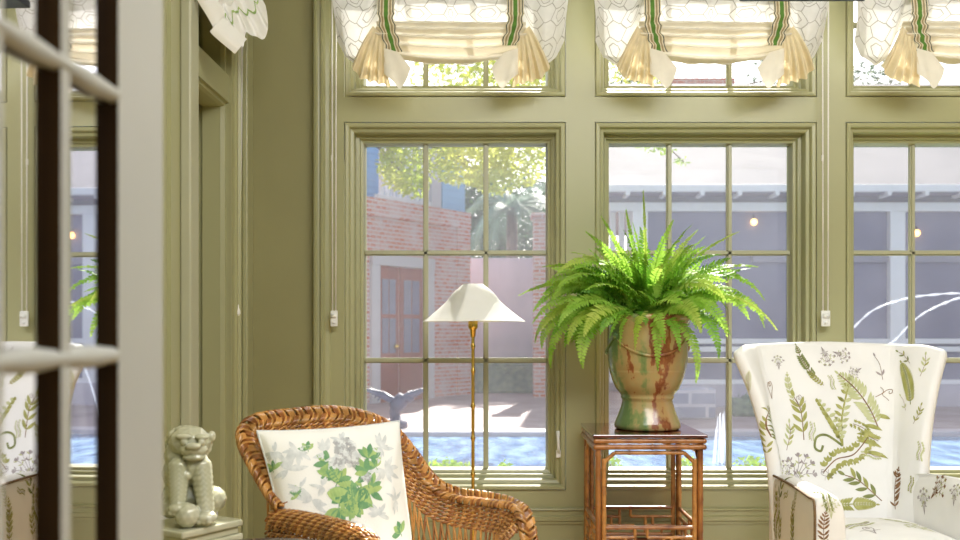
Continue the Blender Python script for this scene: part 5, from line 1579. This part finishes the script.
# stone block spa wall and a hedge by the terrace
m = MB(); m.bbox((P(672, 0, 14).x, 14.0, GZ), (P(716, 0, 14).x, 14.5, H - (388 - 330) / F * 14), .03)
obj('stone_block_wall', m, 'block', label='low wall of bluish stone blocks across the pool', cat='wall', org=(P(690, 0, 14).x, 14, GZ))
hb_ = MB(); hb_.bbox((P(733, 0, 14.4).x, 14.4, GZ), (P(800, 0, 14.4).x, 14.9, GZ + .26), .05); leaf_cloud(hb_, (P(768, 0, 14.5).x, 14.6, GZ + .24), (.5, .3, .12), 300, .04)
obj('hedge', hb_, 'hedge', label='small clipped hedge beside the bluish stone block wall', cat='hedge', org=(P(760, 0, 14).x, 14.5, GZ), recalc=False)
# shrubs just outside the windows
for px_, py_, w_, lab in ((446, 463, .2, 'bright shrub tips behind the wicker chair arm'), (612, 462, .07, 'bright shrub tips just beside the bamboo stand leg'), (690, 462, .12, 'bright shrub tips seen between the bamboo stand and wing chair'), (752, 461, .13, 'bright shrub tips against the wing chair flank'), (505, 466, .06, 'small bright shrub tips below the pool view behind the lamp')):
    c = P(px_, py_ + 7, 6.5); shrub('garden_shrub', c, (w_, .15, .085), int(240 * w_ / .2) + 40, .022, 'bush', lab, 'shrub', 'shrubs under the windows')
# water jets arching over the pool
for i, (pts, lab) in enumerate((([(800, 447), (816, 388), (836, 342), (850, 331), (872, 311), (900, 300), (930, 295), (968, 294), (1010, 306), (1050, 340), (1085, 447)], 'long thin water jet arching high over the pool'), ([(852, 454), (866, 398), (884, 352), (897, 338), (917, 318), (940, 305), (966, 297), (1000, 300), (1050, 330), (1095, 454)], 'shorter water jet rising below the long arc'))):
    m = MB(); pp_ = smooth_pts([P(x, y, 11 - .7 * i) for x, y in pts], 8); m.tube(pp_, [.010 + .004 * math.sin(i_ * 1.7) for i_ in range(len(pp_))], 6)
    obj('water_jet', m, 'jet', label=lab, cat='fountain jet', group='water jets over the pool', org=P(*pts[0], 11))
m = MB(); bq = P(721, 440, 9.6)
for i in range(16):
    dx, h_ = R.gauss(0, .035), R.uniform(.25, .5); m.tube([(bq.x + dx, 9.6 + R.uniform(-.05, .05), GZ - .03), (bq.x + dx * .6, 9.6, GZ + h_)], [.012, .004], 4)
obj('water_spout', m, 'jet', label='misty upright water spout in the pool beside the table', cat='fountain jet', org=(bq.x, 9.6, GZ))

# ------------------------------------------------------------------ light
world = bpy.data.worlds.new('sky'); scn.world = world; world.use_nodes = True
nt = world.node_tree
for n in list(nt.nodes): nt.nodes.remove(n)
o_ = N(nt, 'ShaderNodeOutputWorld'); bg = N(nt, 'ShaderNodeBackground'); sk = N(nt, 'ShaderNodeTexSky')
sk.sky_type = 'NISHITA'; sk.sun_disc = False; sk.sun_elevation = math.radians(40); sk.sun_rotation = math.radians(12); sk.air_density = 1.0; sk.dust_density = 2.0
hs = N(nt, 'ShaderNodeHueSaturation'); hs.inputs['Saturation'].default_value = .45
nt.links.new(sk.outputs['Color'], hs.inputs['Color']); nt.links.new(hs.outputs['Color'], bg.inputs['Color'])
bg.inputs['Strength'].default_value = .25
nt.links.new(bg.outputs['Background'], o_.inputs['Surface'])
sun = bpy.data.lights.new('sun', 'SUN'); sun.energy = 15.0; sun.angle = math.radians(.6); sun.color = (1, .95, .86)
so = bpy.data.objects.new('sun', sun); COL.objects.link(so)
el, az = math.radians(40), math.radians(11)
sd = Vector((math.sin(az) * math.cos(el), math.cos(az) * math.cos(el), math.sin(el)))
so.rotation_euler = sd.to_track_quat('Z', 'Y').to_euler()
def area(name, loc, target, size, power, color):
    l = bpy.data.lights.new(name, 'AREA'); l.shape = 'RECTANGLE'; l.size, l.size_y = size; l.energy = power; l.color = color
    o = bpy.data.objects.new(name, l); COL.objects.link(o); o.location = loc
    o.rotation_euler = (Vector(loc) - Vector(target)).to_track_quat('Z', 'Y').to_euler(); return o
area('room_fill', (.8, .85, 2.90), (.4, 3.0, .9), (3.0, .6), 100, (1, .995, .985))  # added fill lamp, out of view, brightens the room
area('overhead_fill', (1.2, 1.7, 2.93), (.9, 2.6, 0), (2.4, 1.2), 62, (1, .995, .975))  # second unseen fill added under the ceiling, no fitting there

# ------------------------------------------------------------------ camera
cam = bpy.data.cameras.new('camera'); co_ = bpy.data.objects.new('camera', cam); COL.objects.link(co_)
co_.location = CAM; co_.rotation_euler = (PI/2, 0, 0)
cam.sensor_width = 36; cam.lens = 36 * F / 960
cam.shift_x = -(CX - 480) / 960; cam.shift_y = (CY - 270) / 960
cam.clip_start = .05; cam.clip_end = 200
cam.dof.use_dof = True; cam.dof.focus_distance = 3.5; cam.dof.aperture_fstop = 4.0
scn.camera = co_
scn.view_settings.view_transform = 'Standard'; scn.view_settings.look = 'None'
scn.view_settings.exposure = 0.0; scn.view_settings.gamma = 1.0
scn.cycles.use_denoising = True
scn.cycles.max_bounces = 10; scn.cycles.diffuse_bounces = 5; scn.cycles.glossy_bounces = 5; scn.cycles.transparent_max_bounces = 16
scn.cycles.sample_clamp_indirect = 6
scn.cycles.caustics_reflective = False; scn.cycles.caustics_refractive = False
